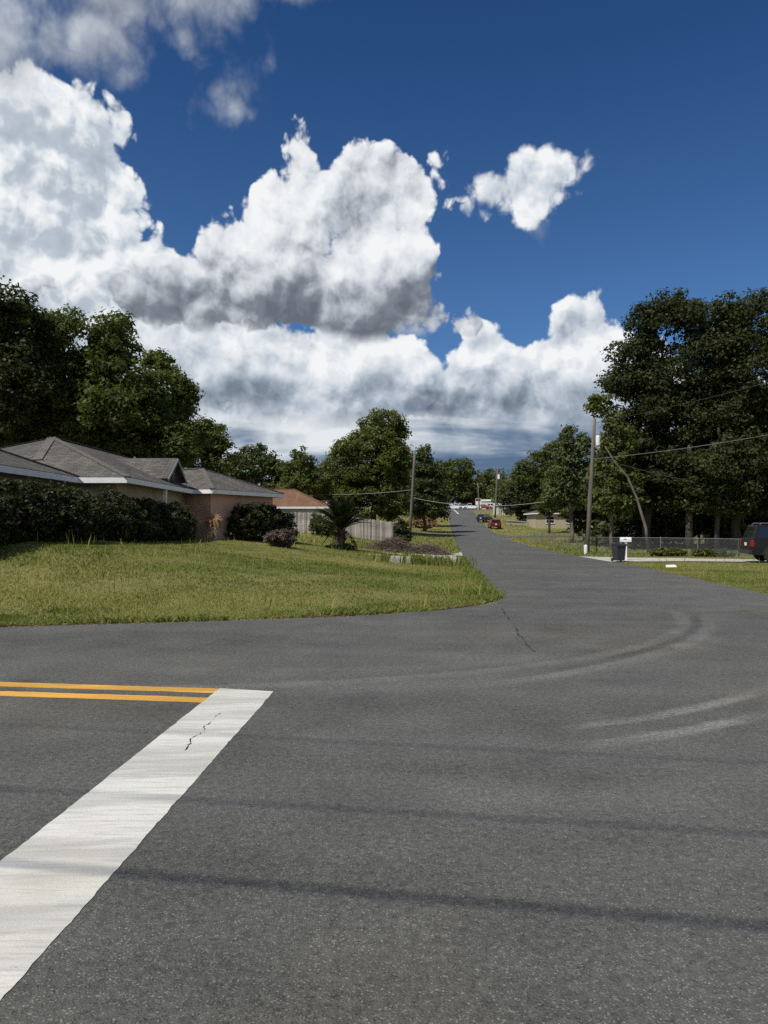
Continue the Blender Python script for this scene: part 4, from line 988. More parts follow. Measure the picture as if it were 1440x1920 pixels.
# thin stems in the grove: each its own bare trunk
def stem(pts, rad, label, mt='bark', group=None):
    b = pts[0]; o = MB().tube([Vector(p) - Vector(b) for p in pts], rad, 8).build('tree_stem', M[mt], None, smooth=True, fix=False)
    o.location = b; tag(o, label, 'tree stem', group); return o
def pxpath(Y, pts):
    out = [at(px, py, Y) for px, py in pts]; out[0].z = gz(out[0].x, out[0].y) - 0.15; return out
stem(pxpath(56, [(1216, 1030), (1211, 990), (1194, 934), (1176, 893), (1152, 866), (1134, 836)]), [0.13, 0.115, 0.095, 0.08, 0.06, 0.03], 'leaning pale bare trunk at the front of the grove', 'bark_pale')
for i, (px, Y, w) in enumerate(((1145, 63, .13), (1170, 67, .09), (1246, 64, .16), (1262, 70, .10), (1293, 59, .30), (1310, 66, .12), (1322, 75, .08), (1344, 57, .19), (1386, 62, .2), (1394, 64, .12), (1405, 74, .1), (1424, 66, .16), (1365, 78, .12), (1230, 78, .12), (1195, 72, .1))):
    words = ['slim trunk nearest the transformer pole in the grove', 'thin trunk behind the leaning pale trunk', 'dark trunk right of the leaning pale trunk', 'thin trunk left of the thickest grove trunk',
             'thickest dark trunk in the middle of the grove', 'slim trunk just right of the thickest grove trunk', 'thin rear trunk between the thick and straight trunks', 'straight dark trunk standing clear against the lit grass',
             'dark trunk just left of the black vehicle', 'thin paired trunk beside the dark trunk left of the black vehicle', 'thin rear trunk above the rear of the black vehicle', 'dark trunk above the roof of the black vehicle', 'thin rear trunk against the sunlit gap', 'rear trunk far behind the leaning pale trunk', 'rear trunk left of the leaning pale trunk'][i]
    x = colx(px, Y); q = random.Random(i); p = [Vector((x, Y, gz(x, Y) - 0.2))]
    for k in range(1, 6): p.append(p[-1] + Vector((q.uniform(-.22, .22), q.uniform(-.2, .2), 1.7)))
    stem(p, [w * 1.25, w, w * .92, w * .84, w * .76, w * .6], words)

# hedges and shrubs
def leafy(name, lobes, label, cat, lm, seed, nclump, nleaf, crad, leaf, loc, shell=0.6, twigs=0, zmin=0.02, parts=('foliage', 'stem')):
    r = np.random.default_rng(seed); rnd = random.Random(seed)
    o = empty(name, loc); tag(o, label, cat)
    V, F, T, C = leaf_cloud(lobes, nclump, nleaf, crad, leaf, r, shell, zmin=zmin)
    V[:, 2] = np.maximum(V[:, 2], zmin * 0.5)
    np_mesh(parts[0], V, F, M[lm], o, attr=T)
    mb = MB()
    for c in rnd.sample(C.tolist(), min(len(C), max(14, twigs))):
        lb = min(lobes, key=lambda l: (l[0] - c[0]) ** 2 + (l[1] - c[1]) ** 2); b = Vector((lb[0] + rnd.uniform(-.3, .3), lb[1] + rnd.uniform(-.2, .2), -0.1))
        c = Vector(c); e = c + (c - b).normalized() * crad * 0.6
        mb.tube([b, b.lerp(c, .5) + Vector((rnd.uniform(-.1, .1), rnd.uniform(-.1, .1), 0)), e], [0.025, 0.016, 0.006], 5, cap=False)
    mb.build(parts[1], M['bark'], o, fix=False)
    return o
def hedge(name, p, q, w, h0, h1, label, seed, dens, leaf):
    """a row of clipped bushes from p to q"""
    p, q = Vector(p), Vector(q); L = (q - p).length; n = int(L / 0.8); rnd = random.Random(seed); lob = []; z0 = gz(p.x, p.y)
    for i in range(n + 1):
        c = p.lerp(q, i / n); hh = h0 + (h1 - h0) * i / n + rnd.uniform(-.1, .1); z = gz(c.x, c.y) - z0
        lob.append((c.x - p.x + rnd.uniform(-.15, .15), c.y - p.y + rnd.uniform(-.15, .15), z + hh * .5, .75, w / 2, hh * .5))
        lob.append((c.x - p.x + rnd.uniform(-.2, .2), c.y - p.y + rnd.uniform(-.2, .2), z + hh * .30, .75, w / 2 + .1, hh * .32))
    return leafy(name, lob, label, 'hedge', 'leaf_hedge', seed, int(L * dens), 46, 0.26, leaf, (p.x, p.y, z0), shell=0.72, twigs=int(L * 7), zmin=-0.3)
hedge('hedge', (-10.35, 15.5), (-9.55, 24.0), 1.25, 1.62, 1.62, 'long dark leafy hedge under the eaves of the grey house', 201, 145, 0.058)
hedge('hedge', (-9.35, 24.9), (-8.7, 31.4), 1.2, 1.62, 1.45, 'lower end of the dark hedge beside the porch post', 202, 130, 0.063)
hedge('hedge', (-7.0, 37.0), (-5.6, 41.2), 1.9, 1.85, 1.75, 'dark rounded hedge at the rear wing of the grey house', 203, 150, 0.075)
b = Vector((colx(525, 34.5), 34.5, 0)); b.z = gz(b.x, b.y); leafy('dead_shrub', [(0, 0, .42, .78, .6, .36), (.2, 0, .5, .5, .5, .35)], 'low brown dried shrub on the lawn', 'shrub', 'leaf_dry', 204, 150, 34, 0.14, 0.05, b, shell=0.5, twigs=120)
x_, y_ = colx(603, 60), 60.0
leafy('shrub', [(0, 0, .9, 1.0, .8, .8), (.8, .2, .7, .8, .7, .6), (-.5, 0, 1.3, .5, .5, .5)], 'loose dark green shrub against the picket fence beside the cycad', 'shrub', 'leaf_oak', 205, 170, 40, 0.24, 0.09, (x_, y_, gz(x_, y_)), twigs=40)
x_, y_ = colx(752, 68), 66.5
leafy('shrub', [(0, 0, 1.1, .55, .5, 1.1), (.2, 0, .6, .7, .5, .6)], 'tall dark shrub at the right end of the picket fence', 'shrub', 'leaf_dark', 206, 130, 40, 0.26, 0.1, (x_, y_, gz(x_, y_)), twigs=40)
x_, y_ = colx(349, 33), 33.0
leafy('shrub', [(0, 0, .45, .35, .3, .45), (.15, 0, .7, .25, .25, .3)], 'small weedy shrub below the porch post at the hedge end', 'shrub', 'leaf_hedge', 207, 50, 40, 0.16, 0.06, (x_, y_, gz(x_, y_)), twigs=20)
for i, (px, Y, h, lb) in enumerate(((790, 122, 1.7, 'pale dry bush at the foot of the verge trees'), (1245, 46, .5, 'low vine tangle at the foot of the chain link fence'), (1330, 45, .5, 'low vine growth on the chain link fence near the black vehicle'))):
    x_ = colx(px, Y)
    leafy('shrub', [(0, 0, h * .5, h * 1.1 + .4, h * .5, h * .5), (.6, 0, h * .45, h + .3, h * .5, h * .45)], lb, 'shrub', ('leaf_litter', 'leaf_bright', 'leaf_oak')[i], 210 + i, 90, 34, 0.2 + .1 * (i == 0), 0.07 + .09 * (i == 0), (x_, Y, gz(x_, Y)), twigs=20)

# cycad
M['cycad_trunk'] = mat('cycad_trunk', (0.075, 0.060, 0.045), 0.95, nscale=9, namt=0.5, bump=1.0, bscale=25)
cb = ground(637, 1030)
cy = empty('cycad', cb); tag(cy, 'dark sago palm like cycad with arching fronds on the lawn', 'palm')
sc_ = cb.y / FPX
th = 38 * sc_ ; FL = 60 * sc_
mb = MB(); rr = random.Random(3)
mb.tube([(0, 0, -.1), (0.03, 0, th * .4), (0.08, 0, th * .8), (0.12, 0, th)], [.30, .26, .25, .19], 12)
for k in range(70):
    a = rr.uniform(0, 6.28); z = rr.uniform(0.05, th); d = Vector((math.cos(a), math.sin(a), .5)); p = Vector((.03 + .09 * z / th, 0, z)) + Vector((math.cos(a), math.sin(a), 0)) * .23
    mb.tube([p, p + d * .09], [.035, .02], 5)
mb.build('trunk', M['cycad_trunk'], cy, fix=False)
def frond_mesh(arch, seed):
    r = np.random.default_rng(seed); n = 34; V = []; F = []
    t = np.linspace(0, 1, 12); th0 = arch[0]; ang = th0 - arch[1] * t ** 1.3
    ds = FL / 11; px = np.concatenate([[0], np.cumsum(np.cos(ang[:-1]) * ds)]); pz = np.concatenate([[0], np.cumsum(np.sin(ang[:-1]) * ds)])
    def pt(s): return np.interp(s, t, px), np.interp(s, t, pz), np.interp(s, t, ang)
    w = 0.018
    for i in range(11):
        b = len(V); V += [(px[i], -w, pz[i]), (px[i], w, pz[i]), (px[i + 1], w * .8, pz[i + 1]), (px[i + 1], -w * .8, pz[i + 1])]; F.append((b, b + 1, b + 2, b + 3))
    for s in np.linspace(.12, 1, n):
        x, z, a = pt(s); L = 0.30 * math.sin(math.pi * (0.12 + .8 * s)) + .06
        for sg in (-1, 1):
            fx, fz = math.cos(a) * .55, math.sin(a) * .55; tip = np.array([x + fx * L, sg * L * .8, z + fz * L + L * .18 + r.uniform(-.03, .03)])
            b = len(V); V += [(x - .016, 0, z), (x + .016, 0, z), tuple((np.array([x + .02, 0, z]) + tip) / 2 + np.array([.012, 0, 0.02])), tuple(tip)]; F += [(b, b + 1, b + 2, b + 3)]
    return V, F, r.random(len(F))
protos = []
for k, ar in enumerate(((1.45, .35), (1.2, .45), (.9, .6), (.55, .75), (.15, .8), (-.6, .6))):
    v, f, t = frond_mesh(ar, k); o = np_mesh('frond', v, f, M['leaf_cycad'], cy, attr=t); protos.append(o)
    o.location = (.12, 0, th); o.rotation_euler = (0, 0, k * 1.1)
for k in range(84):
    src = protos[(0, 0, 1, 1, 2, 2, 3, 1, 2, 3)[k % 10] if k < 80 else 5]
    o = bpy.data.objects.new('frond', src.data); link(o, cy)
    o.location = (.12 + rr.uniform(-.05, .05), rr.uniform(-.05, .05), th + rr.uniform(-.08, .05)); s = rr.uniform(.82, 1.12); o.scale = (s, s, s)
    o.rotation_euler = (rr.uniform(-.15, .15), rr.uniform(-.12, .12), k * 2.399 + rr.uniform(-.15, .15))
# pups at its foot
leafy('cycad_offset', [(0, 0, .10, .65, .4, .13), (.45, -.2, .1, .35, .3, .16)], 'dark low growth around the foot of the cycad', 'shrub', 'leaf_cycad', 220, 60, 30, 0.16, 0.1, cb + Vector((-.1, -.2, 0)), twigs=14)

# yucca with a dried flower head beside the pink wall
M['dry_stalk'] = mat('dry_stalk', (0.34, 0.25, 0.15), 0.9, nscale=6, namt=0.3)
yb = Vector((colx(402, 34.4), 34.4, 0)); yb.z = gz(yb.x, yb.y)
yu = empty('yucca', yb); tag(yu, 'dried yucca with a pale drooping head beside the pink wall', 'plant')
mb = MB().tube([(0, 0, -.1), (.03, 0, .5), (.0, 0, 1.0)], [.11, .09, .09], 8); mb.tube([(-.22, .1, -.1), (-.28, .1, .5), (-.24, .1, .9)], [.08, .06, .05], 8); mb.build('trunk', M['dry_stalk'], yu, fix=False)
V = []; F = []
q = random.Random(8)
for cx_, cz_, n_, L_ in ((0, 1.0, 60, .42), (-.24, .85, 36, .28), (0.02, .6, 24, .4)):
    for k in range(n_):
        a = q.uniform(0, 6.28); e = q.uniform(-1.2, 1.1); d = Vector((math.cos(a) * math.cos(e), math.sin(a) * math.cos(e), math.sin(e))); s = Vector((-math.sin(a), math.cos(a), 0)) * .022
        p = Vector((cx_, .0, cz_)); m_ = p + d * L_ * .55; tp_ = p + d * L_ + Vector((0, 0, -.12)); b = len(V)
        V += [tuple(p - s * .6), tuple(p + s * .6), tuple(m_ + s), tuple(tp_)]; F.append((b, b + 1, b + 2, b + 3))
np_mesh('leaves', V, F, M['leaf_litter'], yu, attr=[q.random() * .5 + .5 for _ in F])

# brush pile and dry leaves by the driveway
def brush(name, cx_, cy_, L, W, hgt, n, label, seed):
    r = random.Random(seed); mb = MB(); z0 = gz(cx_, cy_); o = empty(name, (cx_, cy_, z0)); tag(o, label, 'brush pile')
    for k in range(n):
        a = r.uniform(0, 6.28); p = Vector((r.gauss(0, L * .36), r.gauss(0, W * .36), 0)); top = hgt * math.exp(-(p.x / L) ** 2 * 2.2 - (p.y / W) ** 2 * 2.2)
        p.z = gz(cx_ + p.x, cy_ + p.y) - z0 + r.uniform(0, 1) * top; d = Vector((math.cos(a), math.sin(a), r.uniform(-.15, .45))) * r.uniform(.25, .75)
        b = p + d * .5 + Vector((r.uniform(-.1, .1), r.uniform(-.1, .1), r.uniform(0, .1)))
        mb.tube([p - d * .5, b - d * .3, b + d * .4], [r.uniform(.008, .02), .010, .004], 4, cap=False)
    mb.build('twigs', M['leaf_twig'], o, fix=False)
    rn = np.random.default_rng(seed); N = n * 4; P = np.column_stack([rn.normal(0, L * .38, N), rn.normal(0, W * .38, N), np.zeros(N)])
    P[:, 2] = H(cx_ + P[:, 0], cy_ + P[:, 1]) - z0 + 0.03 + rn.random(N) * hgt * .9 * np.exp(-(P[:, 0] / L) ** 2 * 2.2 - (P[:, 1] / W) ** 2 * 2.2)
    v, f = flakes(P, 0.05, rn, .8); np_mesh('dry_leaves', v, f, M['leaf_dry'], o, attr=rn.random(N))
    return o
M['leaf_twig'] = mat('dead_twigs', (0.15, 0.105, 0.085), 0.95, nscale=4, namt=0.4)
c = ground(740, 1034); brush('brush_pile', c.x, c.y, 1.9, 1.5, .85, 1500, 'larger heap of dead brown branches beside the driveway', 41)
c = ground(803, 1040); brush('brush_pile', c.x, c.y, 1.5, 1.0, .60, 1100, 'smaller heap of dead branches nearest the road', 42)
rn = np.random.default_rng(9); N = 2600; c = ground(735, 1043)
P = np.column_stack([c.x + rn.normal(0, 1.0, N), c.y + rn.normal(0, .6, N), np.zeros(N)]); P[:, 2] = H(P[:, 0], P[:, 1]) + rn.uniform(0.045, .08, N)
v, f = flakes(P, 0.05, rn, .3); o = np_mesh('leaf_litter', v, f, M['leaf_litter'], attr=rn.random(N) * .6 + .4); tag(o, 'pinkish dry leaves spread below the brush heaps', 'litter', kind='stuff')
c = ground(749, 1056)
o = MB().box(-.46, .46, -.28, .28, -.1, .30).build('concrete_block', M['concrete'], None, bevel=0.03); o.location = c; o.rotation_euler = (0, 0.04, 0.08); tag(o, 'pale broken concrete block lying in the grass', 'block')
rn = np.random.default_rng(12); x = c.x + rn.normal(.9, .9, 900); y = c.y + rn.normal(.2, .5, 900)
v, f, t = blades(x, y, rn.uniform(.2, .6, 900), np.full(900, .02), rn.uniform(.1, .5, 900), rn.uniform(0, .5, 900), rn)
o = np_mesh('tall_weeds', v, f, M['grass'], attr=t); tag(o, 'tall dark weeds around the concrete block', 'weeds', kind='stuff')
# ------------------------------------------------------------------ utility poles and wires
def pole(base, top, r0, label, crossarm=None, can=None):
    b = Vector(base); o = empty('utility_pole', b); tag(o, label, 'utility pole'); t = Vector(top) - b
    MB().tube([(0, 0, -.4), t * .35, t * .7, t], [r0 * 1.1, r0, r0 * .88, r0 * .75], 12).build('shaft', M['pole'], o, smooth=True)
    if crossarm:
        c = t * 0.985; d = Vector(crossarm)
        arm = MB().bar(c - d, c + d, .1, .12).build('crossarm', M['pole'], o)
        for s in (-.9, 0, .9):
            p = c + d * s + Vector((0, 0, .06)); MB().tube([p, p + Vector((0, 0, .06)), p + Vector((0, 0, .14)), p + Vector((0, 0, .2))], [.03, .06, .05, .02], 8).build('insulator', M['white'], arm)
    if can:
        (off, z, rr, hh) = can; p = t * z + Vector(off)
        c = MB().tube([p, p + Vector((0, 0, .04)), p + Vector((0, 0, hh)), p + Vector((0, 0, hh + .08))], [rr * .9, rr, rr, rr * .6], 14).build('transformer', M['white'], o, smooth=False)
        for s in (-.12, .12):
            q = p + Vector((s * rr * 4, 0, hh + .05)); MB().tube([q, q + Vector((0, 0, .18)), q + Vector((0, 0, .26))], [.045, .05, .02], 8).build('bushing', M['soffit'], c)
        MB().bar(t * z + Vector((0, 0, hh * .5)), p + Vector((0, 0, hh * .5)), .06, .1).build('bracket', M['metal'], c)
    return o
M['wire_grey'] = mat('weathered_cable', (0.12, 0.12, 0.12), 0.6)
def wire(a, b, sag, rad, label, m='wire', group=None, n=24):
    a, b = Vector(a), Vector(b); P = [a.lerp(b, i / n) + Vector((0, 0, -sag * 4 * (i / n) * (1 - i / n))) for i in range(n + 1)]
    o = MB().tube([p - a for p in P], rad, 6).build('overhead_wire', M[m], None, fix=False); o.location = a; tag(o, label, 'wire', group); return o
RP = Vector((colx(1100, 52), 52, 0)); RP.z = gz(RP.x, RP.y); RT = at(1115, 785, 52)
pole(RP, RT, .15, 'leaning wooden pole with a white transformer in front of the grove', can=((.32, -.05, 0), .80, .15, .62))
LP = Vector((colx(768, 86), 86, 0)); LP.z = gz(LP.x, LP.y); LT = at(778, 845, 86)
pole(LP, LT, .16, 'grey wooden pole leaning right on the left verge')
FP = Vector((colx(928, 165), 165, 0)); FP.z = gz(FP.x, FP.y); FT = at(933, 878, 165)
pole(FP, FT, .19, 'far wooden pole with a white transformer above the parked cars', crossarm=(.9, .2, 0), can=((.38, -.1, 0), .78, .27, .9))
GP = Vector((colx(897, 207.2), 205.0, 0)); GP.z = gz(GP.x, GP.y); GT = at(896, 907, 205)
pole(GP, GT, .19, 'farthest slim pole at the hill top beside the red sign', crossarm=(1.1, 0, 0))
lp = LP.lerp(LT, .46)
wire(lp, at(1060, 934, 80), .9, .026, 'pale cable crossing the street at mid height between the poles', 'wire_pale')
wire(LP.lerp(LT, .55), at(440, 912, 100), .8, .03, 'cable running left from the left verge pole above the red roof', 'wire_pale')
wire(RP.lerp(RT, .70), at(1640, 775, 44), .3, .020, 'upper cable from the transformer pole rising to the right', 'wire_grey')
wire(RP.lerp(RT, .72), at(1500, 935, 62), .4, .018, 'service cable dropping right through the grove', 'wire_grey')
wire(RT - Vector((0, 0, .3)), at(1700, 640, 40), .3, .014, 'topmost thin cable from the transformer pole to the right')
wire(GT, FT, 1.2, .03, 'thin cable between the two farthest poles')
wire(FT, at(1040, 860, 120), 1.0, .03, 'thin cable from the far transformer pole towards the trees')
wire(GT + Vector((-1, 0, .1)), Vector((-60, 204, 19)), 1.5, .03, 'thin cable along the hill top going left')
# lines over the photographer's head throw their shadows on the road
sdir = SUN
def shadow_line(p, q, h):
    k = h / sdir.z; off = Vector((sdir.x * k, sdir.y * k, h)); a, b = Vector((p[0], p[1], 0)), Vector((q[0], q[1], 0)); d = (b - a).normalized()
    return a + off, d
ends = [[], []]
hts = (8.2, 8.8, 9.4); rads = (.020, .012, .009)
for i, (p1, p2) in enumerate((((0, 1600), (1440, 1716)), ((0, 1468), (1440, 1552)), ((0, 1352), (1440, 1424)))):
    a, d = shadow_line(flat(*p1), flat(*p2), hts[i]); c = Vector((0, a.y - a.x * d.y / d.x, a.z))
    e0, e1 = c - d * 28, c + d * 26; ends[0].append(e0); ends[1].append(e1)
    wire(e0, e1, .12, rads[i], ('thickest low cable over the near lane, casting the nearest shadow line', 'middle cable over the near lane, casting the middle shadow line', 'upper cable over the near lane, casting the far faint shadow line')[i])
for i, e in enumerate(ends):
    y0_, y1_ = min(p.y for p in e), max(p.y for p in e); x_ = sum(p.x for p in e) / 3; yc = (y0_ + y1_) / 2
    o = pole((x_, yc, gz(x_, yc)), (x_, yc, 9.9), .15, ('roadside pole carrying the near cables on the far left', 'roadside pole carrying the near cables on the far right')[i])
    for p in e:
        MB().bar(Vector((0, 0, p.z)), Vector((p.x - x_, p.y - yc, p.z - .0)), .08, .08).build('bracket_arm', M['pole'], o)

# ------------------------------------------------------------------ bin, letter box, posts, chain link fence
bx, by = colx(1160, 36.6), 36.6; bz = gz(bx, by) + .04
wb = empty('wheelie_bin', (bx, by, bz), R(12)); wb.scale = (.84, .84, .88); tag(wb, 'dark charcoal wheeled rubbish bin at the mouth of the pale driveway', 'bin')
mb = MB(); a, b_ = .24, .30
mb.add([(-a, -a, .06), (a, -a, .06), (a, a, .06), (-a, a, .06), (-b_, -b_ - .02, .92), (b_, -b_ - .02, .92), (b_, b_ + .04, .92), (-b_, b_ + .04, .92)], [(3, 2, 1, 0), (4, 5, 6, 7), (0, 1, 5, 4), (1, 2, 6, 5), (2, 3, 7, 6), (3, 0, 4, 7)])
body = mb.build('body', M['bin'], wb, bevel=.02)
for s in (-.15, -.05, .05, .15):
    MB().bar((s, -.252, .12), (s * 1.2, -.318, .84), .03, .014, (0, -1, .07)).build('rib', M['bin'], body)
MB().box(-.33, .33, -.36, -.318, .86, .92).build('rim', M['bin'], wb)
lid = MB().prism([(-.37, .925), (.37, .925), (.37, .955), (.2, 1.0), (-.25, 1.0), (-.37, .955)], 'x', -.325, .325).build('lid', M['bin'], wb, bevel=.01)
MB().tube([(-.22, .40, .96), (.22, .40, .96)], .018, 8).build('handle', M['black_plastic'], wb)
for s in (-1, 1):
    w_ = MB().tube([(s * .25, .27, .10), (s * .31, .27, .10)], .10, 16).build('wheel', M['rubber'], wb)
    MB().tube([(s * .308, .27, .10), (s * .318, .27, .10)], .05, 12).build('hub', M['bin'], w_)

mx, my = colx(1173, 38.6), 38.6; mz = gz(mx, my)
mbx = empty('letter_box', (mx, my, mz), R(-8)); tag(mbx, 'white arched letter box on a post behind the dark bin', 'letter box')
prof = [(-.095, .98), (.095, .98)] + [(.095 * math.cos(t), 1.12 + .095 * math.sin(t)) for t in np.linspace(0, math.pi, 10)]
bo = MB().prism(prof, 'x', -.27, .27).build('box', M['white'], mbx)
MB().prism([(p[0] * 1.03, (p[1] - 1.08) * 1.03 + 1.08) for p in prof], 'x', -.285, -.272).build('door', M['white'], mbx)
MB().box(-.12, .02, -.104, -.098, 1.10, 1.14).build('flag', M['red_lens'], mbx)
MB().box(-.05, .05, -.05, .05, -.3, .98).build('post', M['white'], mbx)
x_, y_ = colx(1098, 50.2), 50.2
o = MB().tube([(0, 0, -.2), (0, 0, .58), (0, 0, .64)], [.12, .12, .05], 14).build('marker_post', M['white'], None); o.location = (x_, y_, gz(x_, y_)); tag(o, 'short white marker post at the foot of the transformer pole', 'post')

M['rail'] = mat('fence_pipe', (0.22, 0.225, 0.23), 0.55, 0.5)
cf = empty('chain_link_fence', (0, 0, 0)); tag(cf, 'waist high grey chain link fence round the grove yard', 'fence')
def chain(pts, hgt=1.12):
    for (a, b) in zip(pts[:-1], pts[1:]):
        a, b = Vector(a), Vector(b); L = (b - a).length; n = max(1, int(L / 2.6))
        P = []
        for i in range(n + 1):
            c = a.lerp(b, i / n); z = gz(c.x, c.y); P.append(Vector((c.x, c.y, z)))
            MB().tube([(c.x, c.y, z - .2), (c.x, c.y, z + hgt + .03), (c.x, c.y, z + hgt + .06)], [.03, .03, .01], 8).build('post', M['rail'], cf)
        MB().tube([p + Vector((0, 0, hgt)) for p in P], .021, 6).build('top_rail', M['rail'], cf)
        V = []; F = []; d = (b - a).normalized(); st = .085; m = int(L / st)
        w = Vector((0, 0, .0045))
        for sg in (-1, 1):
            for i in range(-int(hgt / st), m + 1):
                s0, s1 = (i * st, i * st + hgt) if sg > 0 else (i * st + hgt, i * st)
                z0, z1 = 0.04, hgt
                # clip to the panel
                def clip(s, z, so, zo):
                    t = None
                    if s < 0: t = (0 - s) / (so - s); s = 0
                    elif s > L: t = (L - s) / (so - s); s = L
                    return (s, z if t is None else z + (zo - z) * t)
                if max(s0, s1) <= 0 or min(s0, s1) >= L: continue
                A_ = clip(s0, z0, s1, z1); B_ = clip(s1, z1, s0, z0)
                q = []
                for s, z in (A_, B_):
                    c = a + d * s; q.append(Vector((c.x, c.y, gz(c.x, c.y) + z)))
                k = len(V); V += [tuple(q[0] - w), tuple(q[0] + w), tuple(q[1] + w), tuple(q[1] - w)]; F.append((k, k + 1, k + 2, k + 3))
        o = np_mesh('chain_mesh', V, F, M['rail'], cf); o['kind'] = 'stuff'
c1 = (14.95, 52.6)
chain([(15.3, 78), c1, (20.6, 43.4), (26.0, 42.4)])
rf = empty('rail_fence', (0, 0, 0)); tag(rf, 'low grey rail fence on the verge right of the parked red car', 'fence')
ra, rb = Vector((colx(948, 138), 138)), Vector((colx(990, 132), 132))
for i in range(5):
    c = ra.lerp(rb, i / 4); z = gz(c.x, c.y); MB().box(c.x - .06, c.x + .06, c.y - .06, c.y + .06, z - .2, z + 1.15).build('post', M['pole'], rf)
for h_ in (.5, 1.0):
    MB().bar((ra.x, ra.y - .08, gz(ra.x, ra.y) + h_), (rb.x, rb.y - .08, gz(rb.x, rb.y) + h_), .05, .14).build('rail', M['soffit'], rf)
# litter
for i, (px, py, lb) in enumerate(((1257, 1066, 'white scrap of rubbish on the right verge grass'), (772, 999, 'white scrap on the far left verge below the pole'))):
    p = ground(px, py); s = .0045 * p.y
    o = MB().add([(-s * 1.6, -.1, 0), (s * 1.6, -.14, .01), (s * 1.3, .12, .03), (-s * 1.2, .1, .05), (-s * 1.5, -.08, .06), (s * 1.3, -.1, .10), (s, .1, .10), (-s, .1, .09)],
                 [(3, 2, 1, 0), (4, 5, 6, 7), (0, 1, 5, 4), (1, 2, 6, 5), (2, 3, 7, 6), (3, 0, 4, 7)]).build('paper_scrap', M['white'], None, bevel=.01)
    o.location = p + Vector((0, 0, .05)); tag(o, lb, 'litter')

# ------------------------------------------------------------------ vehicles
def paint(name, c): return mat(name, c, 0.25, 0.2, 0.6, nscale=1.5, namt=0.1)
M['car_black'] = mat('black_car_paint', (0.010, 0.010, 0.010), 0.35, 0.0, 0.35); M['car_red'] = paint('red_car_paint', (0.30, 0.012, 0.016)); M['car_white'] = paint('white_car_paint', (0.78, 0.78, 0.78)); M['car_navy'] = paint('dark_blue_car_paint', (0.014, 0.015, 0.020)); M['car_grey'] = paint('grey_car_paint', (0.12, 0.13, 0.145))
def wheel(parent, x, y, r_, wdt, sgn):
    w_ = MB().tube([(x, y - wdt / 2, r_), (x, y - wdt / 2 + .02, r_), (x, y + wdt / 2 - .02, r_), (x, y + wdt / 2, r_)], [r_ * .93, r_, r_, r_ * .93], 24).build('wheel', M['rubber'], parent)
    f = y + sgn * wdt / 2
    rim = MB().tube([(x, f - sgn * .03, r_), (x, f + sgn * .008, r_)], r_ * .62, 20).build('rim', M['chrome'], w_)
    for k in range(5):
        a = k * 1.2566; MB().bar((x, f + sgn * .012, r_), (x + math.cos(a) * r_ * .58, f + sgn * .012, r_ + math.sin(a) * r_ * .58), .05, .012, (0, 1, 0)).build('spoke', M['metal'], rim)
    return w_
def loft(sections):
    """closed cross-sections (equal vertex counts) skinned along x"""
    mb = MB(); n = len(sections[0]); vs = [v for s in sections for v in s]
    fs = [(i * n + k, i * n + (k + 1) % n, (i + 1) * n + (k + 1) % n, (i + 1) * n + k) for i in range(len(sections) - 1) for k in range(n)]
    fs += [tuple(range(n)), tuple(range((len(sections) - 1) * n, len(sections) * n))]
    return mb.add(vs, fs)
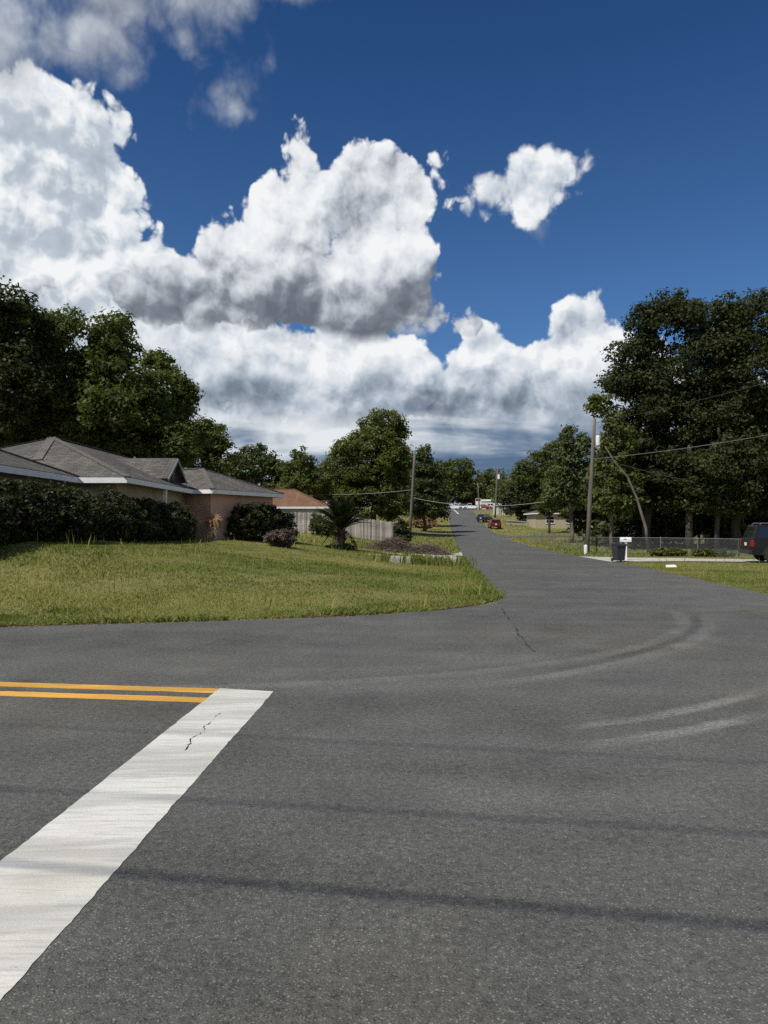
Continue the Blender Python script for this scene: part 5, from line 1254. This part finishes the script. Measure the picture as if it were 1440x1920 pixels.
def vehicle(name, loc, rz, pm, label, cat, L=4.7, W=1.86, kind='suv', group=None, rack=False, hgt=1.75):
    o = empty(name, loc, rz); tag(o, label, cat, group); hl, hw = L / 2, W / 2
    k = hgt / 1.75; belt = 1.06 * k; top = hgt
    def sec(x, z0, z1, w, w2): return [(x, -w, z0), (x, w, z0), (x, w, (z0 + z1) / 2), (x, w2, z1), (x, -w2, z1), (x, -w, (z0 + z1) / 2)]
    hood = belt - .04
    body = loft([sec(-hl, .42, belt - .02, hw * .93, hw * .9), sec(-hl + .12, .34, belt, hw, hw * .97), sec(0, .30, belt, hw, hw * .97), sec(hl - 1.35, .30, belt, hw, hw * .96), sec(hl - .2, .34, hood - .06, hw * .97, hw * .9), sec(hl, .42, hood - .2, hw * .86, hw * .8)]).build('body', pm, o, bevel=.03)
    if kind == 'pickup': xs = (-.15, .05, 1.0, hl - 1.35 + .25)
    else: xs = (-hl + .06, -hl + .32, hl - 2.05, hl - 1.25)
    tw = hw * .80
    if kind == 'sedan': xs = (-hl + .55, -hl + 1.25, hl - 2.2, hl - 1.25)
    def csec(x, z0, z1, w0, w1): return [(x, -w0, z0), (x, w0, z0), (x, w1, z1), (x, -w1, z1)]
    cab = MB(); b0 = belt - .02
    cab.add([(xs[0], -hw * .95, b0), (xs[3], -hw * .94, b0), (xs[3], hw * .94, b0), (xs[0], hw * .95, b0), (xs[1], -tw, top), (xs[2], -tw, top), (xs[2], tw, top), (xs[1], tw, top)],
            [(0, 3, 2, 1), (4, 5, 6, 7), (0, 1, 5, 4), (1, 2, 6, 5), (2, 3, 7, 6), (3, 0, 4, 7)])
    cabin = cab.build('cabin', pm, o, bevel=.035)
    def lerp(a, b, t): return tuple(a[i] + (b[i] - a[i]) * t for i in range(3))
    # side glass
    for s in (-1, 1):
        q = [(xs[0], s * hw * .95, b0), (xs[3], s * hw * .94, b0), (xs[2], s * tw, top), (xs[1], s * tw, top)]
        n_ = 3 if kind == 'suv' else (1 if kind == 'pickup' else 2); cuts = np.linspace(.05, .93, n_ + 1)
        for i in range(n_):
            t0, t1 = cuts[i] + .012, cuts[i + 1] - .012; g0, g1 = .12, .84
            def P(t, g_): a = lerp(q[0], q[1], t); b = lerp(q[3], q[2], t); r_ = lerp(a, b, g_); return Vector(r_) + Vector((0, s * .012, .004))
            w_ = MB().add([P(t0, g0), P(t1, g0), P(t1, g1), P(t0, g1)] + [P(t0, g0) - Vector((0, s * .02, 0)), P(t1, g0) - Vector((0, s * .02, 0)), P(t1, g1) - Vector((0, s * .02, 0)), P(t0, g1) - Vector((0, s * .02, 0))],
                          [(0, 1, 2, 3), (7, 6, 5, 4), (0, 4, 5, 1), (1, 5, 6, 2), (2, 6, 7, 3), (3, 7, 4, 0)]).build('side_window', M['glass'], cabin)
    for nm, x0, x1, sg in (('rear_window', xs[0], xs[1], -1), ('windscreen', xs[3], xs[2], 1)):
        def P(y, g_, e): return Vector((x0 + (x1 - x0) * g_ + sg * (.012 + e), y * (hw * .95 + (tw - hw * .95) * g_) * .86, b0 + (top - b0) * g_ + .006))
        g0, g1 = .12, .86
        MB().add([P(-1, g0, 0), P(1, g0, 0), P(1, g1, 0), P(-1, g1, 0), P(-1, g0, -.02), P(1, g0, -.02), P(1, g1, -.02), P(-1, g1, -.02)], [(0, 1, 2, 3), (7, 6, 5, 4), (0, 4, 5, 1), (1, 5, 6, 2), (2, 6, 7, 3), (3, 7, 4, 0)]).build(nm, M['glass'], cabin)
    if kind == 'pickup':
        MB().box(-hl + .12, xs[0] - .06, -hw * .82, hw * .82, belt - .012, belt + .012).build('bed', M['black_plastic'], o)
    MB().box(-hl - .10, -hl + .10, -hw * .95, hw * .95, .40, .60).build('rear_bumper', M['chrome'] if kind == 'pickup' else M['black_plastic'], o, bevel=.03)
    MB().box(hl - .10, hl + .08, -hw * .88, hw * .88, .38, .60).build('front_bumper', M['black_plastic'], o, bevel=.03)
    for s in (-1, 1):
        MB().box(-hl - .022, -hl + .14, s * hw * .93 - .06, s * hw * .93 + .045, belt - .34, belt - .04).build('tail_light', M['red_lens'], o, bevel=.015)
        MB().box(hl - .14, hl - .02, s * hw * .68 - .16, s * hw * .68 + .14, belt - .36, belt - .20).build('headlight', M['chrome'], o, bevel=.02)
        MB().box(xs[3] - .30, xs[3] - .16, s * (hw + .12) - .09, s * (hw + .12) + .09, belt + .05, belt + .2).build('door_mirror', M['black_plastic'], o, bevel=.02)
        for xx in (-hl + .95, hl - .92):
            wheel(o, xx, s * (hw - .10), .36, .24, s)
            A_ = [(xx + math.cos(t) * .45, .37 + math.sin(t) * .45) for t in np.linspace(0, math.pi, 12)] + [(xx + math.cos(t) * .39, .37 + math.sin(t) * .39) for t in np.linspace(math.pi, 0, 12)]
            MB().prism(A_, 'y', s * hw * .9, s * (hw + .022)).build('wheel_arch', M['black_plastic'], o)
        for dxx in (-.05,):
            MB().box(dxx, dxx + .18, s * (hw + .002) - .012, s * (hw + .002) + .022, belt - .16, belt - .12).build('door_handle', M['chrome'], o)
    MB().box(-hl - .018, -hl + .01, -.16, .16, belt - .30, belt - .15).build('licence_plate', M['white'], o)
    if rack:
        for s in (-1, 1):
            MB().tube([(xs[1] + .15, s * tw * .88, top), (xs[1] + .22, s * tw * .88, top + .07), (xs[2] - .2, s * tw * .88, top + .07), (xs[2] - .1, s * tw * .88, top)], .018, 6).build('roof_rail', M['metal'], o)
        for t_ in (.25, .55, .8):
            xx = xs[1] + (xs[2] - xs[1]) * t_; MB().bar((xx, -tw * .88, top + .075), (xx, tw * .88, top + .075), .03, .02).build('cross_bar', M['metal'], o)
    return o
vehicle('sport_utility_vehicle', (19.95, 36.0, gz(20.0, 36) + .045), R(-11), M['car_black'], 'black boxy four by four with roof rails parked at the right edge', 'car', rack=True, hgt=1.80)
x_, y_ = colx(927, 128), 128.0
vehicle('parked_car', (x_, y_, gz(x_, y_) + .03), R(88), M['car_red'], 'red car with white plate parked on the verge', 'car', hgt=1.55, group='cars parked on the verge')
x_, y_ = colx(909, 150), 150.0
vehicle('parked_car', (x_, y_, gz(x_, y_) + .03), R(62), M['car_navy'], 'dark car parked just beyond the red car', 'car', hgt=1.6, group='cars parked on the verge')
for i, (px, Y, pm, kd, rz, lb) in enumerate(((851, 224, 'car_white', 'pickup', 4, 'white pickup at the left of the hill top lot'), (866, 228, 'car_grey', 'suv', 95, 'grey car between the white vehicles at the hill top'), (884, 222, 'car_white', 'pickup', 178, 'long white pickup straight above the street end'),
                                              (908, 224, 'car_red', 'sedan', 10, 'small dark red car beside the red sign'), (920, 228, 'car_white', 'suv', 100, 'white car right of the red sign'), (836, 230, 'car_navy', 'sedan', 0, 'dark car half hidden by the left verge trees'))):
    x_ = colx(px, Y); vehicle('parked_car', (x_, Y, gz(x_, Y) + .05), R(rz), M[pm], lb, 'car', L=5.6 if kd == 'pickup' else 4.6, kind=kd, hgt=1.8 if kd != 'sedan' else 1.45, group='cars in the hill top lot')
# sign and white sheds at the hill top
x_, y_ = colx(899, 214), 217.0
sg = empty('roadside_sign', (x_, y_, gz(x_, y_))); tag(sg, 'red and white board sign on a post at the hill top', 'sign')
MB().box(-.08, .08, -.08, .08, -.2, 1.4).build('post', M['white'], sg)
bo = MB().box(-.75, .75, -.06, .06, 1.3, 3.2).build('board', M['white'], sg, bevel=.02)
MB().box(-.7, .7, -.085, -.062, 2.4, 3.1).build('red_panel', M['car_red'], bo)
def shed(px, Y, w, d, h, label):
    x_ = colx(px, Y); z = gz(x_, Y); o = empty('shed', (x_, Y, z)); tag(o, label, 'shed')
    MB().box(-w / 2, w / 2, 0, d, -.3, h).build('wall', M['stucco_grey'], o)
    rf_ = MB(); rf_.slab([(-w / 2 - .2, -.25, h), (w / 2 + .2, -.25, h), (w / 2 + .2, d / 2, h + .6), (-w / 2 - .2, d / 2, h + .6)], .06); rf_.slab([(-w / 2 - .2, d + .25, h), (w / 2 + .2, d + .25, h), (w / 2 + .2, d / 2 + .01, h + .6), (-w / 2 - .2, d / 2 + .01, h + .6)], .06)
    rf_.build('roof', M['stucco_grey'], o)
    dr = MB().box(-w * .15, w * .15, -.04, -.004, -.05, min(2.1, h * .85)).build('door', M['soffit'], o); MB().box(w * .1, w * .12, -.08, -.045, .9, 1.0).build('handle', M['metal'], dr)
shed(924, 236, 7, 5, 2.9, 'low white shed behind the hill top lot')
shed(938, 176, 2.6, 2.6, 2.2, 'small white shed beside the far transformer pole')
